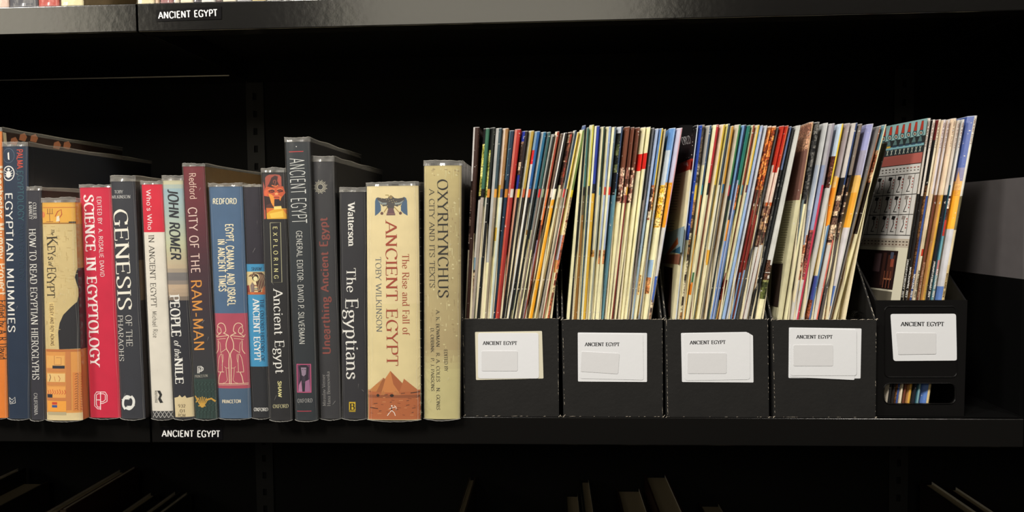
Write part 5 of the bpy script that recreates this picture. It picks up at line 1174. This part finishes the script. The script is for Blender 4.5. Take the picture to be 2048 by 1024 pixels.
Z4 = lambda z: 1530 + z / 4.878
Z4b = lambda z: 1530 + z / 4.452
t4 = [475, 535, 617, 683, 768, 834, 905, 951, 1060, 1135, 1186]
m4 = [155, 200, 252, 300, 348, 408, 470, 505, 575, 590, 634]
y4 = [65, 68, 76, 82, 84, 80, 76, 86, 84, 108, 92]
D4 = [
 (.3, 'sepia topped magazine with a wide cream lower cover', [(388, (190, 156, 120)), (T, (206, 200, 160))], [(300, [(166, 120, 96), (140, 98, 80), (190, 146, 116)]), (400, (120, 84, 74)), (T, (206, 200, 164))], dict(wt=9, wb=10, back=(120, 100, 80))),
 (.5, 'grey black patterned magazine', [(400, [(60, 60, 60), (100, 98, 94), (30, 30, 32)]), (408, BK), (T, CR)], [(400, [(56, 56, 56), (90, 90, 88), (34, 34, 36)]), (530, (116, 130, 136)), (T, CR)]),
 (.3, 'light grey magazine with a rocky picture low down', [(470, (206, 208, 208)), (560, [(190, 120, 80), (150, 90, 70), (214, 180, 150)]), (T, LG)], [(330, (190, 192, 192)), (420, (170, 180, 196)), (490, (150, 160, 180)), (560, [(190, 120, 80), (150, 90, 70), (214, 180, 150)]), (T, LG)], dict(wt=10)),
 (.4, 'grey lilac magazine with a crimson edged spine', [(370, (150, 144, 156)), (T, (196, 60, 84))], [(330, (170, 168, 172)), (460, (140, 150, 180)), (560, [(150, 80, 70), (110, 60, 60)]), (T, LG)]),
 (.28, 'pale sky magazine with a bright yellow spine', [(370, (230, 196, 60)), (T, LG)], [(312, (190, 206, 222)), (376, [(90, 50, 40), (110, 66, 50), (70, 40, 34)]), (T, LG)], dict(wt=12)),
 (.35, 'mauve magazine with golden middle', [(355, (170, 160, 162)), (450, (226, 160, 60)), (552, (90, 130, 170)), (T, (80, 110, 160))], [(352, (150, 140, 146)), (375, (226, 190, 120)), (452, (224, 140, 40)), (552, LG), (600, (66, 78, 160)), (T, [(150, 84, 60), (120, 66, 50)])]),
 (.3, 'pale magazine with a navy spine and crowd picture', [(370, (46, 66, 110)), (480, mott), (T, (214, 110, 96))], [(355, (196, 190, 184)), (384, BK), (490, [(50, 36, 32), (180, 140, 110), (110, 80, 66), (206, 180, 150)]), (T, LG)]),
 (.5, 'brown grey magazine with a dark picture', [(350, (130, 116, 104)), (384, BK), (480, mott), (T, (90, 84, 80))], [(350, (150, 140, 130)), (484, [(40, 30, 28), (90, 70, 60)]), (T, (110, 104, 100))]),
 (.2, 'wide lilac magazine with a yellow gold lower half', [(355, (186, 186, 214)), (455, (232, 190, 90)), (T, LG)], [(300, (150, 152, 196)), (350, (150, 146, 166)), (385, (226, 180, 96)), (455, (226, 158, 44)), (572, (196, 192, 196)), (612, (84, 116, 184)), (T, [(196, 140, 96), (170, 110, 76)])], dict(wt=14, wb=15)),
 (.3, 'grey magazine with a brown spine', [(350, (150, 100, 76)), (T, (110, 90, 60))], [(T, (120, 116, 112))], dict(wt=9, wb=3)),
 (.3, 'teal and cream magazine, last', [(T, (222, 212, 170))], [(300, (110, 156, 170)), (365, [(150, 90, 60), (206, 170, 130)]), (468, (50, 42, 36)), (T, CR)], dict(wt=9, wb=9)),
]
M4 = fill(b4, [(Z4(t4[i]), Z4b(m4[i]), 230 + y4[i] / 4.878, *D4[i]) for i in range(11)], 'in the fourth box', 'magazines in the fourth cardboard box', 1551, 1748)
pr = Print(M4[0]['side'])
for i in range(26): pr.line([(1573 - i * 0.9, 405 + i * 5), (1586 - i * 0.9, 405 + i * 5)], 1.2, (130, 124, 100))
pr.poly([(1545, 527), (1566, 527), (1556, 614), (1540, 610)], (56, 44, 38)); pr.build('cover_picture', M4[0]['root'])
# the dark back copy leaning against the cream one, and the coiled strip beside it
magazine(b4, 40, 'black covered magazine leaning right behind the teal and cream one', 1776, 285, 1682, 1640, 8, 8, .3, [(T, (24, 23, 22))], [(T, (22, 21, 20))], 'in the fourth box', group='magazines in the fourth cardboard box', yoff=0.022, rimy=630)
mb = MB(); rr = random.Random(4); c0 = P(1712, 632, b4.Y + 0.03)
for k in range(9):
    ce = c0 + Vector((rr.uniform(-.014, .012), rr.uniform(-.012, .012), rr.uniform(-.006, .001))); ra = rr.uniform(.003, .006); ax = rr.uniform(0, 3)
    prev = None
    for i in range(26):
        a = i * 0.6; p = ce + Vector((ra * math.cos(a), (i - 13) * 0.0004 + ra * .5 * math.sin(ax), ra * math.sin(a)))
        if prev is not None:
            w = Vector((0, 0.0006, 0)); u = (p - prev).cross(w).normalized() * 0.0004
            mb.face([prev - w, p - w, p + u, prev + u]); mb.face([prev + u, p + u, p + w, prev + w])
        prev = p
zc = 0.0035
for v in mb.v: pass
coil = mb.build('plastic_coil', PLASTICBLACK, None, loc=(c0.x, c0.y, c0.z - 0.02)); tag(coil, 'tangled shiny black coil at the right inside the fourth box', 'coil')
# a folded black card the coil rests on
m = MB(); m.box((c0.x - 0.013, c0.y - 0.018, 0.0025), (c0.x + 0.013, c0.y + 0.018, c0.z - 0.012)); tag(m.build('packing_block', CARDIN), 'black card block under the coil inside the fourth box', 'card block')

# --- plastic holder's magazines
Z5 = lambda z: 1700 + z / 4.267
Z5b = lambda z: 1700 + z / 5.12
t5 = [690, 730, 778, 822, 856, 910, 941, 979, 1086]
m5 = [544, 582, 632, 668, 702, 768, 812, 856, 966]
y5 = [70, 82, 80, 82, 84, 70, 84, 80, 48]
SPW = (224, 216, 206)
D5 = [
 (.38, 'magazine with a wide painted tomb cover', [(388, SPW), (T, (28, 28, 30))], [(T, (196, 186, 170))], dict(wt=13, wb=13)),
 (.6, 'white topped magazine with a dark lower cover', [(392, SPW), (T, (34, 32, 32))], [(T, (30, 26, 26))]),
 (.45, 'magazine with a maroon cover edge, blue below', [(392, (226, 216, 190)), (T, (50, 76, 140))], [(280, (104, 34, 34)), (370, BK), (T, [(120, 84, 50), (90, 60, 40)])]),
 (.55, 'magazine with pinkish white spine, peach foot', [(388, (222, 212, 214)), (460, (230, 206, 176)), (498, (206, 190, 150)), (512, (190, 60, 40)), (T, (226, 214, 186))], [(T, (214, 196, 170))]),
 (.55, 'magazine with grey white spine over a brown foot', [(390, (214, 206, 206)), (T, (110, 60, 50))], [(390, (222, 200, 180)), (T, (130, 90, 60))]),
 (.5, 'cream peach magazine with a golden lower half', [(390, (232, 214, 186)), (T, (216, 166, 72))], [(390, (232, 208, 180)), (T, (180, 130, 80))]),
 (.55, 'magazine with pale spine over a navy black foot', [(390, (218, 210, 200)), (T, (34, 36, 46))], [(390, (206, 196, 186)), (T, (28, 30, 34))]),
 (.55, 'white magazine with a red and blue mottled foot', [(392, (226, 224, 220)), (440, [(120, 60, 50), (226, 200, 180), (90, 50, 46)]), (472, (190, 60, 50)), (520, (110, 166, 180)), (550, (196, 130, 130)), (T, (120, 160, 168))], [(370, (190, 190, 190)), (T, (60, 110, 130))]),
 (.27, 'magazine with a blue sky pyramid cover, last', [(392, (230, 226, 214)), (460, (120, 110, 80)), (530, (222, 206, 170)), (T, (214, 190, 140))], [(335, (70, 92, 160)), (362, (130, 126, 160)), (380, (226, 176, 100)), (458, (240, 166, 20)), (573, (190, 190, 196)), (T, (84, 118, 182))], dict(wt=20, wb=19)),
]
M5 = fill(b5, [(Z5(t5[i]), Z5b(m5[i]), 220 + y5[i] / 4.267, *D5[i]) for i in range(9)], 'in the plastic holder', 'magazines in the plastic holder', 1762, 1920, rimy=598, maxw=11, yo=0.005)
months = ['JANUARY/FEBRUARY 2023', 'MARCH/APRIL 2023', 'MAY/JUNE 2023', 'JULY/AUGUST 2023', 'SEPTEMBER/OCTOBER 2023', 'NOVEMBER/DECEMBER 2023', 'JANUARY/FEBRUARY 2024', 'MARCH/APRIL 2024', 'MAY/JUNE 2024']
mcol = [W_, W_, W_, (60, 50, 40), (196, 150, 120), (200, 170, 90), W_, W_, (110, 90, 60)]
mlen = [76, 60, 46, 54, 70, 74, 72, 56, 48]
for i, m in enumerate(M5):
    def bx(y, f): return m['xr'](y) - m['w'](y) * m['sf'] * f
    ya = 220 + y5[i] / 4.267 + 5; pr = Print(m['front'])
    pr.text('ANCIENT EGYPT', (bx(ya, .82), ya), (bx(ya + 52, .82), ya + 52), max(3.2, m['w'](ya) * m['sf'] * .62), (150, 110, 96), 'serif')
    pr.build('title_lettering', m['root']); pr = Print(m['front'])
    yb = 594; pr.text(months[i], (bx(yb - mlen[i], .84), yb - mlen[i]), (bx(yb, .84), yb), max(3.4, m['w'](yb) * m['sf'] * .62), mcol[i], 'sansbold'); pr.build('date_lettering', m['root'])
# painted tomb cover of the first one
S5 = M5[0]['side']; pr = Print(S5); mm = M5[0]
def cx(u, y): return mm['xr'](y) - mm['w'](y) * mm['sf'] - 1 - u      # u pixels left of the spine's edge
def cpoly(pts, c): pr.poly([(cx(u, y), y) for u, y in pts], c)
sl = 0.20     # the horizontals of the cover fall away from the spine
def H(u, y): return (u, y + u * sl * (1 - (y - 240) / 210.0))
def hrect(u0, u1, y0, y1, c): cpoly([H(u0, y0), H(u1, y0), H(u1, y1), H(u0, y1)], c)
W5 = 104
hrect(0, W5, 236, 270, (150, 190, 190)); hrect(0, W5, 270, 289, (44, 50, 52)); hrect(0, W5, 289, 304, (44, 54, 58)); hrect(0, W5, 285, 290, (130, 180, 190)); hrect(0, W5, 304, 325, (190, 104, 94)); hrect(0, W5, 325, 478, (230, 227, 222)); hrect(0, W5, 478, 496, (206, 194, 176)); hrect(0, W5, 496, 640, (236, 230, 206))
u = 4
while u < W5:
    for (du, y0, y1, c) in ((0, 239, 262, (70, 100, 106)), (1.2, 240, 258, (186, 66, 50))): cpoly([H(u + 5 - 4 + du, y1), H(u + 5 - 2, y0), H(u + 5 + 2, y0), H(u + 5 + 4 - du, y1)], c)
    for r_, c in ((5.2, (40, 60, 64)), (4, (130, 170, 170)), (2.4, (190, 150, 130)), (1.2, (60, 60, 60))):
        pr.poly([(cx(*H(u + 5 + r_ * math.cos(a * .5), 265 + r_ * 1.1 * math.sin(a * .5))) if False else cx(u + 5 + r_ * math.cos(a * .5), 265 + u * .17), 265 + u * .17 + r_ * 1.15 * math.sin(a * .5)) for a in range(12)], c)
    cpoly([H(u + 3.5, 271), H(u + 6.5, 271), H(u + 9, 281), H(u + 1, 281)], (90, 120, 120)); hrect(u + 1, u + 9, 282, 286, ((190, 70, 50), (50, 70, 90), (206, 170, 70))[int(u) % 3])
    u += 12.2
for k in range(12): cpoly([H(4 + k * 8, 291), H(5 + k * 8, 291), H(8 + k * 8, 302), H(7 + k * 8, 302)], (200, 206, 190)); cpoly([H(7 + k * 8, 291), H(8 + k * 8, 291), H(5 + k * 8, 302), H(4 + k * 8, 302)], (200, 206, 190))
for y in (325, 345, 387, 428, 470): hrect(0, W5, y, y + 1.4, (40, 36, 34))
for u in (8, 29, 46, 66, 86): hrect(u, u + 0.9, 345, 470, (90, 84, 80))
for ry in (350, 391, 432):
    for k, u in enumerate((18, 38, 56, 77)):
        kk = (24, 22, 20)[0]
        dark = (34, 32, 32)
        cpoly([H(u - 4, ry), H(u + 3, ry - 1), H(u + 4, ry + 6), H(u - 2, ry + 8)], dark if k else (150, 140, 134)); cpoly([H(u - 1, ry + 8), H(u + 0.6, ry + 8), H(u - 1, ry + 17), H(u - 2.4, ry + 17)], dark)
        cpoly([H(u - 1, ry + 16), H(u - 2.4, ry + 16), H(u + 1.6, ry + 32), H(u + 3, ry + 32)], dark); cpoly([H(u + 3, ry + 31), H(u - 4, ry + 31), H(u - 4, ry + 32.4), H(u + 3, ry + 32.4)], dark)
        for j in range(4): hrect(u - 8, u - 6, ry + 4 + j * 6, ry + 7 + j * 6, (176, 84, 74))
for u in range(2, 100, 7): hrect(u, u + 4, 332, 334, (176, 110, 100) if u < 30 else (110, 104, 98)); hrect(u, u + 3, 338, 339.5, (100, 94, 88)); hrect(u, u + 4, 483, 485, (96, 84, 74)); hrect(u, u + 3, 489, 491, (120, 90, 74))
hrect(18, W5, 503, 582, (40, 24, 24)); hrect(22, 36, 512, 560, (90, 50, 40)); hrect(24, 30, 520, 536, (180, 90, 70)); hrect(26, 32, 506, 520, (90, 96, 120)); hrect(50, 64, 510, 548, (96, 72, 76)); hrect(40, 46, 508, 575, (70, 40, 34)); hrect(24, 40, 560, 563, (196, 130, 90)); hrect(18, W5, 586, 620, (110, 104, 90))
for u in (26, 32, 38): hrect(u, u + 1.5, 545, 580, (150, 84, 60))
pr.build('cover_picture', mm['root'], label='painted tomb wall picture with striped headdresses and small figures')
S9 = M5[8]['side']; mm = M5[8]; pr = Print(lambda x, y, k: P(x, y, mm['Y'] + 0.0009 + 0.0055 * .73 * 0.5 - 0.0022 - k)) 
# small golden pyramid on the sky cover strip
def q9(f, y): return mm['xr'](y) - mm['w'](y) * (mm['sf'] + (1 - mm['sf']) * f)
yy = mm['Y']
pr = Print(lambda x, y, k: P(x, y, yy + 0.0008 + 0.0055 * 0.73 * min(1, max(0, ((mm['xr'](y) - x) / mm['w'](y) - mm['sf']) / (1 - mm['sf']))) - 0.00012 - k))
pr.poly([(q9(.98, 368), 368), (q9(.80, 342), 342), (q9(.35, 362), 362), (q9(.3, 368), 368)], (214, 160, 96))
for i in range(7): pr.line([(q9(.9, 372 + i * 3), 372 + i * 3), (q9(.2 + .1 * (i % 3), 372 + i * 3), 372 + i * 3)], 0.9, (190, 120, 50))
pr.build('cover_picture', mm['root'])
